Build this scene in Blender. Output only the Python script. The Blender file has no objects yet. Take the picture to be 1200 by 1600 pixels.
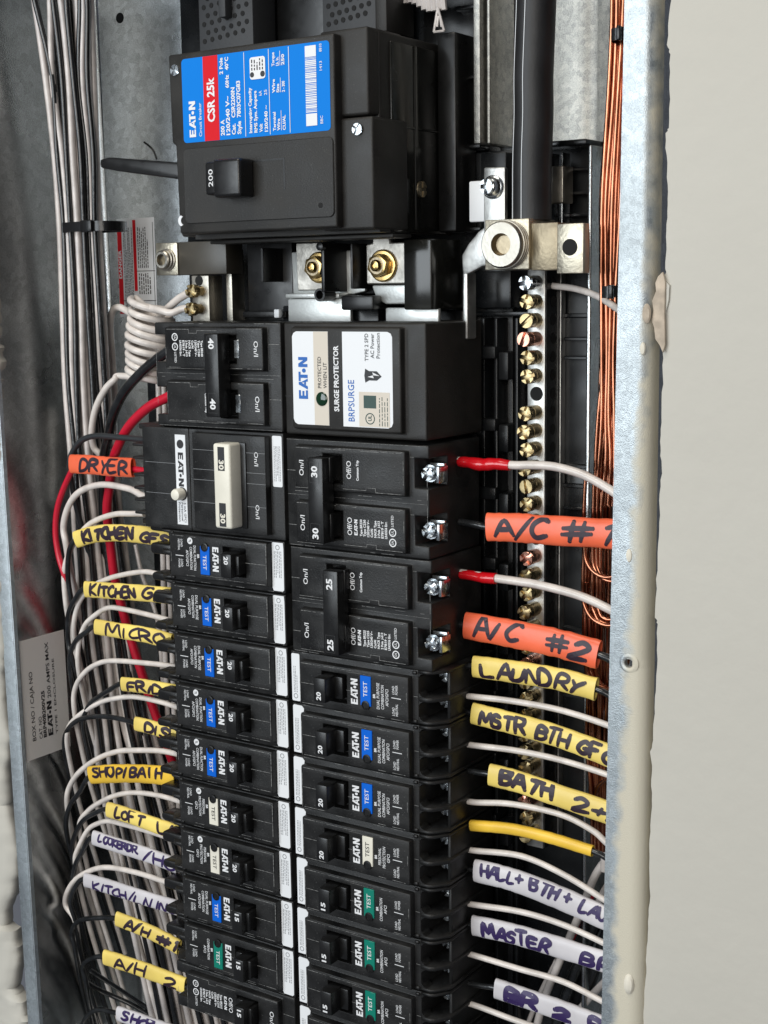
import bpy, bmesh, math, random
from mathutils import Vector, Matrix
import numpy as np
random.seed(7)
IN = 0.0254                      # the scene is laid out in inches and stored in metres
sc = bpy.context.scene

# ------------------------------------------------------------------ camera
CAM = np.array([16.0257, -20.6160, 0.5880])
YAW, PITCH, ROLL, FPX = math.radians(33.9606), math.radians(-8.7989), math.radians(-0.7795), 2249.93
def _axes():
    f = np.array([-math.sin(YAW)*math.cos(PITCH), math.cos(YAW)*math.cos(PITCH), math.sin(PITCH)])
    r = np.array([math.cos(YAW), math.sin(YAW), 0.0]); u = np.cross(r, f)
    c, s = math.cos(ROLL), math.sin(ROLL)
    return c*r+s*u, -s*r+c*u, f
AR, AU, AF = _axes()
cam_d = bpy.data.cameras.new('camera'); cam = bpy.data.objects.new('camera', cam_d)
sc.collection.objects.link(cam)
M = Matrix.Identity(4)
for i in range(3):
    M[i][0] = AR[i]; M[i][1] = AU[i]; M[i][2] = -AF[i]; M[i][3] = CAM[i]*IN
cam.matrix_world = M
cam_d.sensor_fit = 'VERTICAL'; cam_d.sensor_height = 36.0; cam_d.lens = FPX/1600*36.0
cam_d.clip_start = 0.02; cam_d.clip_end = 60
sc.camera = cam

# ------------------------------------------------------------------ light
w = bpy.data.worlds.new('World'); sc.world = w; w.use_nodes = True
w.node_tree.nodes['Background'].inputs[0].default_value = (0.80, 0.86, 1.0, 1)
w.node_tree.nodes['Background'].inputs[1].default_value = 0.14
def area(name, loc, target, size, size_y, power, col):
    d = bpy.data.lights.new(name, 'AREA'); d.shape = 'RECTANGLE'; d.size = size; d.size_y = size_y
    d.energy = power; d.color = col
    o = bpy.data.objects.new(name, d); sc.collection.objects.link(o)
    o.location = loc
    o.rotation_euler = (Vector(target)-Vector(loc)).to_track_quat('-Z', 'Y').to_euler()
area('window_light', (-0.54, -1.78, 0.24), (0.05, 0, -0.05), 1.1, 1.15, 23, (0.88, 0.95, 1.0))
area('ceiling_light', (-0.05, -0.95, 1.55), (0.0, 0, -0.10), 0.8, 0.8, 16, (1.0, 0.94, 0.84))
area('fill_light', (0.75, -2.1, 0.25), (-0.1, 0, -0.1), 1.0, 1.0, 15, (1.0, 0.95, 0.88))  # added fill lamp, right front, to brighten the box's left inside
sc.view_settings.view_transform = 'Standard'
sc.view_settings.look = 'None'; sc.view_settings.gamma = 1.0; sc.view_settings.exposure = 0.0
sc.view_settings.use_curve_mapping = False

# ------------------------------------------------------------------ placing helpers
def at(u, v, Y):
    d = AF*FPX + AR*(u-600) - AU*(v-800)
    return Vector(CAM + d*(Y-CAM[1])/d[1])
def inch(px, p):                 # size in inches of px photograph pixels at point p
    return px*float((np.array(p)-CAM)@AF)/FPX

# ------------------------------------------------------------------ materials
MATS = {}
def mat(name, col, rough=0.5, metal=0.0, spec=0.5, noise=0.0, nscale=300, bump=0.0, bscale=900, coat=0.0, rvar=0.0, col2=None, speck=None):
    m = bpy.data.materials.new(name); m.use_nodes = True
    nt = m.node_tree; b = nt.nodes['Principled BSDF']
    b.inputs['Base Color'].default_value = (*col, 1); b.inputs['Roughness'].default_value = rough
    b.inputs['Metallic'].default_value = metal; b.inputs['Specular IOR Level'].default_value = spec
    b.inputs['Coat Weight'].default_value = coat
    tc = nt.nodes.new('ShaderNodeTexCoord')
    if noise or rvar:
        n = nt.nodes.new('ShaderNodeTexNoise'); n.inputs['Scale'].default_value = nscale; n.inputs['Detail'].default_value = 5
        nt.links.new(tc.outputs['Object'], n.inputs['Vector'])
        if noise:
            mx = nt.nodes.new('ShaderNodeMix'); mx.data_type = 'RGBA'
            c2 = col2 or tuple(min(1, c*(1+noise)+0.01*noise) for c in col)
            c1 = col if col2 else tuple(c*(1-noise*.6) for c in col)
            mx.inputs[6].default_value = (*c1, 1); mx.inputs[7].default_value = (*c2, 1)
            mr = nt.nodes.new('ShaderNodeMapRange'); mr.inputs[1].default_value = .35; mr.inputs[2].default_value = .7
            nt.links.new(n.outputs['Fac'], mr.inputs[0]); nt.links.new(mr.outputs[0], mx.inputs[0])
            nt.links.new(mx.outputs[2], b.inputs['Base Color'])
        if rvar:
            mr = nt.nodes.new('ShaderNodeMapRange'); mr.inputs[1].default_value = .3; mr.inputs[2].default_value = .7
            mr.inputs[3].default_value = max(0, rough-rvar); mr.inputs[4].default_value = min(1, rough+rvar)
            nt.links.new(n.outputs['Fac'], mr.inputs[0]); nt.links.new(mr.outputs[0], b.inputs['Roughness'])
    if speck:
        v = nt.nodes.new('ShaderNodeTexNoise'); v.inputs['Scale'].default_value = 1400; v.inputs['Detail'].default_value = 1
        v2 = nt.nodes.new('ShaderNodeTexNoise'); v2.inputs['Scale'].default_value = 35; v2.inputs['Detail'].default_value = 6
        for q in (v, v2): nt.links.new(tc.outputs['Object'], q.inputs['Vector'])
        m1 = nt.nodes.new('ShaderNodeMapRange'); m1.inputs[1].default_value = .69; m1.inputs[2].default_value = .76; m1.inputs[4].default_value = .55
        m2 = nt.nodes.new('ShaderNodeMapRange'); m2.inputs[1].default_value = .5; m2.inputs[2].default_value = .8; m2.inputs[4].default_value = .16
        nt.links.new(v.outputs['Fac'], m1.inputs[0]); nt.links.new(v2.outputs['Fac'], m2.inputs[0])
        ad = nt.nodes.new('ShaderNodeMath'); ad.operation = 'MAXIMUM'; nt.links.new(m1.outputs[0], ad.inputs[0]); nt.links.new(m2.outputs[0], ad.inputs[1])
        mz = nt.nodes.new('ShaderNodeMix'); mz.data_type = 'RGBA'; mz.inputs[7].default_value = (*speck, 1)
        nt.links.new(ad.outputs[0], mz.inputs[0])
        src = b.inputs['Base Color'].links
        if src: nt.links.new(src[0].from_socket, mz.inputs[6])
        else: mz.inputs[6].default_value = (*col, 1)
        nt.links.new(mz.outputs[2], b.inputs['Base Color'])
    if bump:
        n2 = nt.nodes.new('ShaderNodeTexNoise'); n2.inputs['Scale'].default_value = bscale; n2.inputs['Detail'].default_value = 3
        nt.links.new(tc.outputs['Object'], n2.inputs['Vector'])
        bp = nt.nodes.new('ShaderNodeBump'); bp.inputs['Strength'].default_value = bump; bp.inputs['Distance'].default_value = 0.0004
        nt.links.new(n2.outputs['Fac'], bp.inputs['Height']); nt.links.new(bp.outputs[0], b.inputs['Normal'])
    MATS[name] = m
    return m
BLK = mat('black_phenolic', (0.0085, 0.0085, 0.0084), 0.44, spec=.4, noise=.5, nscale=90, bump=.25, bscale=1500, rvar=.1, speck=(.09, .09, .088))
BLK2 = mat('black_main_breaker', (0.016, 0.0148, 0.013), 0.5, spec=.4, noise=.35, nscale=60, bump=.2, bscale=1800, rvar=.08, speck=(.07, .068, .062))
BASE = mat('black_base_plastic', (0.006, 0.007, 0.008), 0.28, spec=.4, noise=.5, nscale=40, rvar=.12, speck=(.05, .05, .05))
HAND = mat('black_handle', (0.008, 0.008, 0.008), 0.32, rvar=.06, nscale=200)
VENT = mat('grey_vent_plastic', (0.035, 0.037, 0.04), 0.6, bump=.3)
SMOKE = mat('smoked_cover', (0.012, 0.012, 0.010), 0.16, noise=.6, nscale=25, rvar=.06)
FLASH = mat('pale_mould_flash', (0.17, 0.17, 0.165), 0.6, noise=.9, nscale=900)
WINL = mat('window_outline', (0.045, 0.045, 0.045), 0.5)
WHT = mat('white_label', (0.80, 0.82, 0.84), 0.45)
IVORY = mat('ivory_plastic', (0.80, 0.77, 0.66), 0.38, noise=.08, nscale=60)
PRINT = mat('white_print', (0.78, 0.79, 0.80), 0.5)
GREYPR = mat('grey_print', (0.28, 0.29, 0.30), 0.6)
BLKPR = mat('black_print', (0.02, 0.02, 0.022), 0.5)
BLUEPR = mat('blue_print', (0.01, 0.12, 0.45), 0.45)
BLUE = mat('blue_label', (0.0, 0.20, 0.70), 0.55, spec=.15)
BLUEB = mat('blue_button', (0.0, 0.12, 0.62), 0.5, spec=.2)
GRN = mat('green_button', (0.0, 0.20, 0.14), 0.4)
RED = mat('red_label', (0.66, 0.012, 0.02), 0.55, spec=.15)
STICK = mat('grey_sticker', (0.78, 0.755, 0.725), 0.5)
BEIGE = mat('beige_sticker', (0.66, 0.60, 0.51), 0.5)
LED = mat('dark_green_lens', (0.004, 0.03, 0.012), 0.08, coat=.5)
WWIRE = mat('white_insulation', (0.69, 0.635, 0.59), 0.30, noise=.18, nscale=140, coat=.2, bump=.35, bscale=160)
WCAB = mat('grey_white_insulation', (0.60, 0.55, 0.52), 0.26, noise=.2, nscale=120, coat=.3)
BWIRE = mat('black_insulation', (0.010, 0.011, 0.012), 0.22, noise=.6, nscale=150, bump=.5, bscale=260, coat=.3)
RWIRE = mat('red_insulation', (0.55, 0.008, 0.03), 0.34, coat=.15)
TAPE = mat('red_tape', (0.60, 0.006, 0.012), 0.22, bump=.6, bscale=120, coat=.4)
CABLE = mat('cable_jacket', (0.010, 0.010, 0.011), 0.5, noise=.4, nscale=60, bump=.2)
YEL = mat('yellow_sleeve', (0.86, 0.65, 0.16), 0.38, noise=.20, nscale=45, bump=.5, bscale=90)
YELO = mat('amber_sleeve', (0.85, 0.53, 0.05), 0.38, noise=.20, nscale=45, bump=.5, bscale=90)
ORG = mat('orange_sleeve', (0.88, 0.145, 0.06), 0.34, noise=.20, nscale=45, bump=.5, bscale=90)
WSL = mat('white_sleeve', (0.60, 0.58, 0.60), 0.38, noise=.14, nscale=45, bump=.5, bscale=90)
INK = mat('marker_ink', (0.022, 0.009, 0.020), 0.45)
INKP = mat('purple_ink', (0.028, 0.013, 0.085), 0.45)
BRASS = mat('brass', (0.62, 0.43, 0.17), 0.24, 1.0, noise=.3, nscale=150, rvar=.08)
BRASSP = mat('dull_brass_screw', (0.34, 0.265, 0.14), 0.3, 1.0, noise=.7, nscale=220, rvar=.1)
PINKB = mat('coppery_screw', (0.60, 0.30, 0.22), 0.26, 1.0, noise=.3, nscale=220)
ZINC = mat('zinc_screw', (0.48, 0.51, 0.53), 0.22, 1.0, noise=.3, nscale=250, rvar=.08)
ALU = mat('aluminium', (0.56, 0.56, 0.54), 0.42, 1.0, noise=.3, nscale=120, bump=.2, bscale=500, rvar=.1)
TIN = mat('tin_plate', (0.42, 0.395, 0.345), 0.42, 1.0, noise=.35, nscale=60, bump=.25, bscale=600, rvar=.12)
LUG = mat('lug_metal', (0.50, 0.455, 0.36), 0.4, 1.0, noise=.40, nscale=90, bump=.35, bscale=700, rvar=.12)
LUGD = mat('tarnished_lug', (0.27, 0.225, 0.155), 0.42, 1.0, noise=.5, nscale=60, bump=.3, bscale=700)
BUS = mat('bus_bar_plate', (0.70, 0.72, 0.70), 0.42, 0.7, noise=.2, nscale=60, bump=.2)
PLATE = mat('worn_plate', (0.46, 0.44, 0.40), 0.45, 0.8, noise=.5, nscale=120, bump=.4, bscale=500)
COP = mat('bare_copper', (0.40, 0.165, 0.095), 0.18, 1.0, noise=.5, nscale=60, rvar=.05)
DARK = mat('dark_hole', (0.003, 0.003, 0.003), 0.8)
TIE = mat('nylon_tie', (0.010, 0.010, 0.011), 0.25, bump=.2)
GREYW = mat('dark_grey_insulation', (0.028, 0.031, 0.034), 0.35)

def galv(name, scale=180, rough=.34, dark=(0.36, 0.38, 0.39), light=(0.72, 0.77, 0.79), paint=False, bump=.5):
    m = bpy.data.materials.new(name); m.use_nodes = True; nt = m.node_tree; b = nt.nodes['Principled BSDF']
    L = nt.links.new; N = nt.nodes.new
    tc = N('ShaderNodeTexCoord')
    v = N('ShaderNodeTexVoronoi'); v.inputs['Scale'].default_value = scale
    n = N('ShaderNodeTexNoise'); n.inputs['Scale'].default_value = scale*5; n.inputs['Detail'].default_value = 4
    n3 = N('ShaderNodeTexNoise'); n3.inputs['Scale'].default_value = 14; n3.inputs['Detail'].default_value = 4
    for t in (v, n, n3): L(tc.outputs['Object'], t.inputs['Vector'])
    mx = N('ShaderNodeMix'); mx.data_type = 'RGBA'; mx.inputs[6].default_value = (*dark, 1); mx.inputs[7].default_value = (*light, 1)
    add = N('ShaderNodeMath'); add.operation = 'MULTIPLY_ADD'; add.inputs[1].default_value = .45
    sep = N('ShaderNodeSeparateColor'); L(v.outputs['Color'], sep.inputs[0])
    L(sep.outputs[0], add.inputs[0]); 
    mr = N('ShaderNodeMapRange'); mr.inputs[1].default_value = .3; mr.inputs[2].default_value = .7; mr.inputs[4].default_value = .6
    L(n.outputs['Fac'], mr.inputs[0]); L(mr.outputs[0], add.inputs[2]); L(add.outputs[0], mx.inputs[0])
    b.inputs['Metallic'].default_value = 1.0
    mr2 = N('ShaderNodeMapRange'); mr2.inputs[1].default_value = .25; mr2.inputs[2].default_value = .75
    mr2.inputs[3].default_value = rough-.10; mr2.inputs[4].default_value = rough+.12
    L(n3.outputs['Fac'], mr2.inputs[0])
    bp = N('ShaderNodeBump'); bp.inputs['Strength'].default_value = bump; bp.inputs['Distance'].default_value = .0003
    L(n.outputs['Fac'], bp.inputs['Height']); L(bp.outputs[0], b.inputs['Normal'])
    if not paint:
        L(mx.outputs[2], b.inputs['Base Color']); L(mr2.outputs[0], b.inputs['Roughness'])
    else:
        # overspray of wall paint: on the outer half of the flange, more of it lower down, with a ragged border
        sx = N('ShaderNodeSeparateXYZ'); L(tc.outputs['Object'], sx.inputs[0])
        def math_(op, a, c):
            q = N('ShaderNodeMath'); q.operation = op
            for i, k in enumerate((a, c)):
                if isinstance(k, (int, float)): q.inputs[i].default_value = k
                else: L(k, q.inputs[i])
            return q.outputs[0]
        lim = math_('MULTIPLY_ADD', sx.outputs['Z'], .02); 
        lim.node.inputs[2].default_value = 7.03*IN
        zz = N('ShaderNodeMapRange'); zz.inputs[1].default_value = -9*IN; zz.inputs[2].default_value = 1.2*IN
        zz.inputs[3].default_value = 6.66*IN; zz.inputs[4].default_value = 7.10*IN; L(sx.outputs['Z'], zz.inputs[0])
        rag = N('ShaderNodeTexNoise'); rag.inputs['Scale'].default_value = 120; rag.inputs['Detail'].default_value = 6
        L(tc.outputs['Object'], rag.inputs['Vector'])
        d = math_('SUBTRACT', sx.outputs['X'], zz.outputs[0])
        d = math_('ADD', d, math_('MULTIPLY', math_('SUBTRACT', rag.outputs['Fac'], .5), .42*IN))
        f = N('ShaderNodeMapRange'); f.inputs[1].default_value = -.05*IN; f.inputs[2].default_value = .12*IN; L(d, f.inputs[0])
        mp = N('ShaderNodeMix'); mp.data_type = 'RGBA'; L(f.outputs[0], mp.inputs[0]); L(mx.outputs[2], mp.inputs[6])
        mp.inputs[7].default_value = (0.60, 0.56, 0.45, 1); L(mp.outputs[2], b.inputs['Base Color'])
        inv = N('ShaderNodeMath'); inv.operation = 'SUBTRACT'; inv.inputs[0].default_value = 1; L(f.outputs[0], inv.inputs[1])
        L(inv.outputs[0], b.inputs['Metallic'])
        mr3 = N('ShaderNodeMix'); L(f.outputs[0], mr3.inputs[0]); L(mr2.outputs[0], mr3.inputs[2]); mr3.inputs[3].default_value = .6
        L(mr3.outputs[0], b.inputs['Roughness'])
    MATS[name] = m
    return m
GALV = galv('galvanised_sheet', scale=300, dark=(.30, .32, .33), light=(.66, .70, .72))
GALVD = galv('dull_galvanised_sheet', scale=420, rough=.5, dark=(.26, .26, .25), light=(.60, .58, .52))
GALVF = galv('galvanised_flange', scale=420, rough=.5, dark=(.33, .36, .375), light=(.56, .61, .63), paint=True, bump=.5)
GALVW = galv('galvanised_side', scale=260, rough=.27, dark=(.34, .35, .35), light=(.58, .60, .60), bump=.25)

def wallmat():
    m = bpy.data.materials.new('painted_drywall'); m.use_nodes = True; nt = m.node_tree; b = nt.nodes['Principled BSDF']
    L = nt.links.new; N = nt.nodes.new
    tc = N('ShaderNodeTexCoord'); n = N('ShaderNodeTexNoise'); n.inputs['Scale'].default_value = 9; n.inputs['Detail'].default_value = 6
    n2 = N('ShaderNodeTexNoise'); n2.inputs['Scale'].default_value = 110; n2.inputs['Detail'].default_value = 7
    for t in (n, n2): L(tc.outputs['Object'], t.inputs['Vector'])
    mx = N('ShaderNodeMix'); mx.data_type = 'RGBA'
    mx.inputs[6].default_value = (.505, .485, .428, 1); mx.inputs[7].default_value = (.55, .53, .472, 1)
    L(n.outputs['Fac'], mx.inputs[0]); L(mx.outputs[2], b.inputs['Base Color'])
    b.inputs['Roughness'].default_value = .62
    bp = N('ShaderNodeBump'); bp.inputs['Strength'].default_value = .22; bp.inputs['Distance'].default_value = .0012
    L(n2.outputs['Fac'], bp.inputs['Height']); L(bp.outputs[0], b.inputs['Normal'])
    return m
WALL = wallmat()
PAPER = mat('torn_paper', (0.50, 0.42, 0.33), 0.8, noise=.3, nscale=200)
MUD = mat('joint_compound', (0.70, 0.66, 0.56), 0.7, noise=.1, nscale=60, bump=.5, bscale=300)

# ------------------------------------------------------------------ mesh helpers (all in inches)
COL = sc.collection
def mesh_from(bm, name, mt, sharp=38):
    me = bpy.data.meshes.new(name)
    bmesh.ops.recalc_face_normals(bm, faces=bm.faces[:])
    bmesh.ops.scale(bm, vec=(IN, IN, IN), verts=bm.verts[:])
    for f in bm.faces: f.smooth = True
    bm.to_mesh(me); bm.free()
    me.set_sharp_from_angle(angle=math.radians(sharp))
    me.materials.append(mt)
    return me
def link(name, data, parent=None):
    o = bpy.data.objects.new(name, data); COL.objects.link(o)
    if parent is not None: o.parent = parent
    return o
def obj(name, bm, mt, parent=None, sharp=38):
    return link(name, mesh_from(bm, name, mt, sharp), parent)
def thing(name, label, cat, loc=(0, 0, 0), group=None, roty=0.0, tilt=0.0, yaw=0.0):
    o = bpy.data.objects.new(name, None); COL.objects.link(o); o.empty_display_size = .01
    o.location = Vector(loc)*IN; o.rotation_euler = (tilt, roty, yaw)
    return tag(o, label, cat, group)
def tag(o, label, cat, group=None):
    o['label'] = label; o['category'] = cat
    if group: o['group'] = group
    return o
def B(): return bmesh.new()
def box(bm, x0, x1, y0, y1, z0, z1):
    v = [bm.verts.new((x, y, z)) for x in (x0, x1) for y in (y0, y1) for z in (z0, z1)]
    fs = []
    for q in ((0, 1, 3, 2), (4, 6, 7, 5), (0, 4, 5, 1), (2, 3, 7, 6), (0, 2, 6, 4), (1, 5, 7, 3)):
        fs.append(bm.faces.new([v[i] for i in q]))
    return v
def bev(bm, off, seg=2, ang=30):
    bmesh.ops.recalc_face_normals(bm, faces=bm.faces[:])
    es = [e for e in bm.edges if len(e.link_faces) == 2 and e.calc_face_angle(0) > math.radians(ang)]
    bmesh.ops.bevel(bm, geom=es, offset=off, segments=seg, profile=.5, affect='EDGES', clamp_overlap=True)
def bbox(x0, x1, y0, y1, z0, z1, off=.02, seg=2):
    bm = B(); box(bm, x0, x1, y0, y1, z0, z1); bev(bm, off, seg); return bm
def add(bm, other, mtx=None):
    me = bpy.data.meshes.new('tmp'); other.to_mesh(me); other.free()
    if mtx is not None: me.transform(mtx)
    bm.from_mesh(me); bpy.data.meshes.remove(me)
def addbox(bm, x0, x1, y0, y1, z0, z1, off=.02, seg=2):
    add(bm, bbox(x0, x1, y0, y1, z0, z1, off, seg))
def prism(bm, poly, y0, y1):     # poly in (x,z), extruded in y
    a = [bm.verts.new((x, y0, z)) for x, z in poly]; b = [bm.verts.new((x, y1, z)) for x, z in poly]
    bm.faces.new(a); bm.faces.new(b[::-1])
    n = len(poly)
    for i in range(n): bm.faces.new((a[i], a[(i+1) % n], b[(i+1) % n], b[i]))
def prismz(bm, poly, z0, z1):    # poly in (x,y), extruded in z
    a = [bm.verts.new((x, y, z0)) for x, y in poly]; b = [bm.verts.new((x, y, z1)) for x, y in poly]
    bm.faces.new(a); bm.faces.new(b[::-1])
    n = len(poly)
    for i in range(n): bm.faces.new((a[i], a[(i+1) % n], b[(i+1) % n], b[i]))
def circ(cx, cz, r, n=24, a0=0, a1=2*math.pi):
    full = abs(a1-a0-2*math.pi) < 1e-6
    return [(cx+r*math.cos(a0+(a1-a0)*i/(n if full else n-1)), cz+r*math.sin(a0+(a1-a0)*i/(n if full else n-1))) for i in range(n)]
def rrect(x0, x1, z0, z1, r, n=5):
    p = []
    for cx, cz, a in ((x1-r, z1-r, 0), (x0+r, z1-r, 90), (x0+r, z0+r, 180), (x1-r, z0+r, 270)):
        p += [(cx+r*math.cos(math.radians(a+90*i/n)), cz+r*math.sin(math.radians(a+90*i/n))) for i in range(n+1)]
    return p
def flat(bm, poly, y):
    bm.faces.new([bm.verts.new((x, y, z)) for x, z in poly])
def hfield(bm, xs, zs, depth, yb):
    nx, nz = len(xs)-1, len(zs)-1; V = {}; lines = {}
    def D(i, j): return depth(i, j) if 0 <= i < nx and 0 <= j < nz else yb
    for i in range(nx+1):
        for j in range(nz+1):
            lines[i, j] = sorted({D(i-1, j-1), D(i, j-1), D(i-1, j), D(i, j)})
    def v(i, j, y):
        k = (i, j, round(y, 5))
        if k not in V: V[k] = bm.verts.new((xs[i], y, zs[j]))
        return V[k]
    def wall(p, q, ya, yc):
        lo, hi = min(ya, yc), max(ya, yc)
        c1 = [v(*p, y) for y in lines[p] if lo <= y <= hi]; c2 = [v(*q, y) for y in lines[q] if lo <= y <= hi]
        bm.faces.new(c1+c2[::-1])
    for i in range(nx):
        for j in range(nz):
            y = D(i, j); bm.faces.new((v(i, j, y), v(i+1, j, y), v(i+1, j+1, y), v(i, j+1, y)))
    for i in range(nx+1):
        for j in range(nz):
            if D(i-1, j) != D(i, j): wall((i, j), (i, j+1), D(i-1, j), D(i, j))
    for i in range(nx):
        for j in range(nz+1):
            if D(i, j-1) != D(i, j): wall((i, j), (i+1, j), D(i, j-1), D(i, j))
def lathe(bm, prof, n=20, cap=True, c=(0, 0, 0)):  # prof (r, h): h runs to -Y
    rings = []
    for r, h in prof:
        rings.append([bm.verts.new((c[0]+r*math.cos(2*math.pi*i/n), c[1]-h, c[2]+r*math.sin(2*math.pi*i/n))) for i in range(n)])
    for a, b in zip(rings, rings[1:]):
        for i in range(n): bm.faces.new((a[i], a[(i+1) % n], b[(i+1) % n], b[i]))
    if cap: bm.faces.new(rings[-1])
def crom(pts, sub=8):
    P = [Vector(p) for p in pts]
    if len(P) == 2: return [P[0].lerp(P[1], i/sub) for i in range(sub+1)]
    Q = [P[0]*2-P[1]]+P+[P[-1]*2-P[-2]]; out = []
    for i in range(1, len(Q)-2):
        p0, p1, p2, p3 = Q[i-1:i+3]
        for k in range(sub):
            t = k/sub
            out.append(.5*((2*p1)+(p2-p0)*t+(2*p0-5*p1+4*p2-p3)*t*t+(3*p1-p0-3*p2+p3)*t**3))
    out.append(P[-1]); return out
def frames(path):
    T = [(path[min(i+1, len(path)-1)]-path[max(i-1, 0)]).normalized() for i in range(len(path))]
    n = Vector((0, -1, 0)); F = []
    for t in T:
        n = (n-t*n.dot(t))
        if n.length < 1e-4: n = t.orthogonal()
        n.normalize(); F.append((t, n, t.cross(n)))
    return F
def tube(bm, path, r, seg=10, caps=True, rf=None):
    F = frames(path); rings = []
    for k, (p, (t, n, b)) in enumerate(zip(path, F)):
        rr = r*(rf(k/(len(path)-1)) if rf else 1)
        rings.append([bm.verts.new(p+(n*math.cos(2*math.pi*i/seg)+b*math.sin(2*math.pi*i/seg))*rr) for i in range(seg)])
    for a, c in zip(rings, rings[1:]):
        for i in range(seg): bm.faces.new((a[i], a[(i+1) % seg], c[(i+1) % seg], c[i]))
    if caps: bm.faces.new(rings[0]); bm.faces.new(rings[-1])
    return path, F
def screw_bm(r=.13, h=.11, gap=.032, seg=6, slot=False):
    bm = B()
    lathe(bm, [(r, -.05), (r, h*.55), (r*.98, h*.6)], 20)
    if slot:
        for q in range(2):
            a = q*math.pi; d = math.asin(gap/r); prism(bm, circ(0, 0, r*.99, 12, a+d, a+math.pi-d), -h, -h*.5)
    for q in range(0 if slot else 4):
        a = q*math.pi/2
        pts = circ(0, 0, r*.99, seg, a+gap/r, a+math.pi/2-gap/r)
        dx, dz = math.cos(a+math.pi/4), math.sin(a+math.pi/4)
        poly = [(gap*1.5*dx, gap*1.5*dz)]+pts
        prism(bm, poly, -h, -h*.5)
    bev(bm, .008, 1)
    return bm

# ------------------------------------------------------------------ lettering
_TX = {}
def text_raw(s, bold):
    if (s, bold) not in _TX:
        c = bpy.data.curves.new('t', 'FONT'); c.body = s; c.size = 1; c.resolution_u = 2; c.offset = .032 if bold else 0.006
        o = bpy.data.objects.new('t', c); me = bpy.data.meshes.new_from_object(o)
        vs = [(v.co.x, v.co.y) for v in me.vertices]; fs = [tuple(p.vertices) for p in me.polygons]
        bpy.data.objects.remove(o); bpy.data.curves.remove(c); bpy.data.meshes.remove(me)
        x0 = min(v[0] for v in vs); x1 = max(v[0] for v in vs)
        _TX[s, bold] = ([((x-x0), y) for x, y in vs], fs, x1-x0)
    return _TX[s, bold]
def text(bm, s, x, z, h, length=None, y=0.0, bold=False):
    """lettering that reads upwards: baseline at x, running to +Z from z, letters rise to -X, facing -Y"""
    vs, fs, wd = text_raw(s, bold)
    k = h/.70; kl = (length/wd) if length else k
    V = [bm.verts.new((x-vy*k, y, z+vx*kl)) for vx, vy in vs]
    for f in fs:
        try: bm.faces.new([V[i] for i in f])
        except ValueError: pass
LOGO = [[(0, 0), (0, 1), (.85, 1), (.85, .78), (.32, .78), (.32, .61), (.78, .61), (.78, .40), (.32, .40), (.32, .22), (.85, .22), (.85, 0)],
        [(.93, 0), (1.40, 1), (1.60, 1), (1.60, .72), (1.24, 0)], [(1.36, .20), (1.46, .40), (1.62, .40), (1.68, .20)], [(1.60, 1), (1.66, 1), (1.66, .70), (2.0, 0), (1.72, 0), (1.60, .62)],
        [(1.74, .78), (1.74, 1), (2.66, 1), (2.66, .78), (2.38, .78), (2.38, 0), (2.06, 0), (2.06, .78)],
        circ(2.78, .40, .21, 14),
        [(3.12, 0), (3.12, 1), (3.45, 1), (3.80, .45), (3.80, 1), (4.1, 1), (4.1, 0), (3.78, 0), (3.42, .56), (3.42, 0)]]
def logo(bm, x, z, h, length, y):
    for p in LOGO:
        bm.faces.new([bm.verts.new((x-b*h, y, z+a*length/4.1)) for a, b in p])
def strip(bm, x0, x1, z0, z1, y):
    bm.faces.new([bm.verts.new(p) for p in ((x0, y, z0), (x1, y, z0), (x1, y, z1), (x0, y, z1))])
def fine(bm, x0, x1, z0, z1, y, n, rnd, hh=.45):
    """rows of print too small to read"""
    d = (x1-x0)/n
    for i in range(n):
        z = z0; x = x0+d*(i+.5)
        end = z1-(rnd.random()*.35*(z1-z0) if i % 3 == 2 else 0)
        while z < end:
            l = d*rnd.uniform(.5, 1.8); strip(bm, x-d*hh/2, x+d*hh/2, z, min(z+l, end), y); z += l+d*.35
def nofix(bm):
    # flat print: make every face look to -Y
    for f in bm.faces:
        f.normal_update()
        if f.normal.y > 0: f.normal_flip()
    return bm
def pobj(name, bm, mt, parent):
    nofix(bm); me = bpy.data.meshes.new(name)
    bmesh.ops.scale(bm, vec=(IN, IN, IN), verts=bm.verts[:]); bm.to_mesh(me); bm.free(); me.materials.append(mt)
    return link(name, me, parent)

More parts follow.
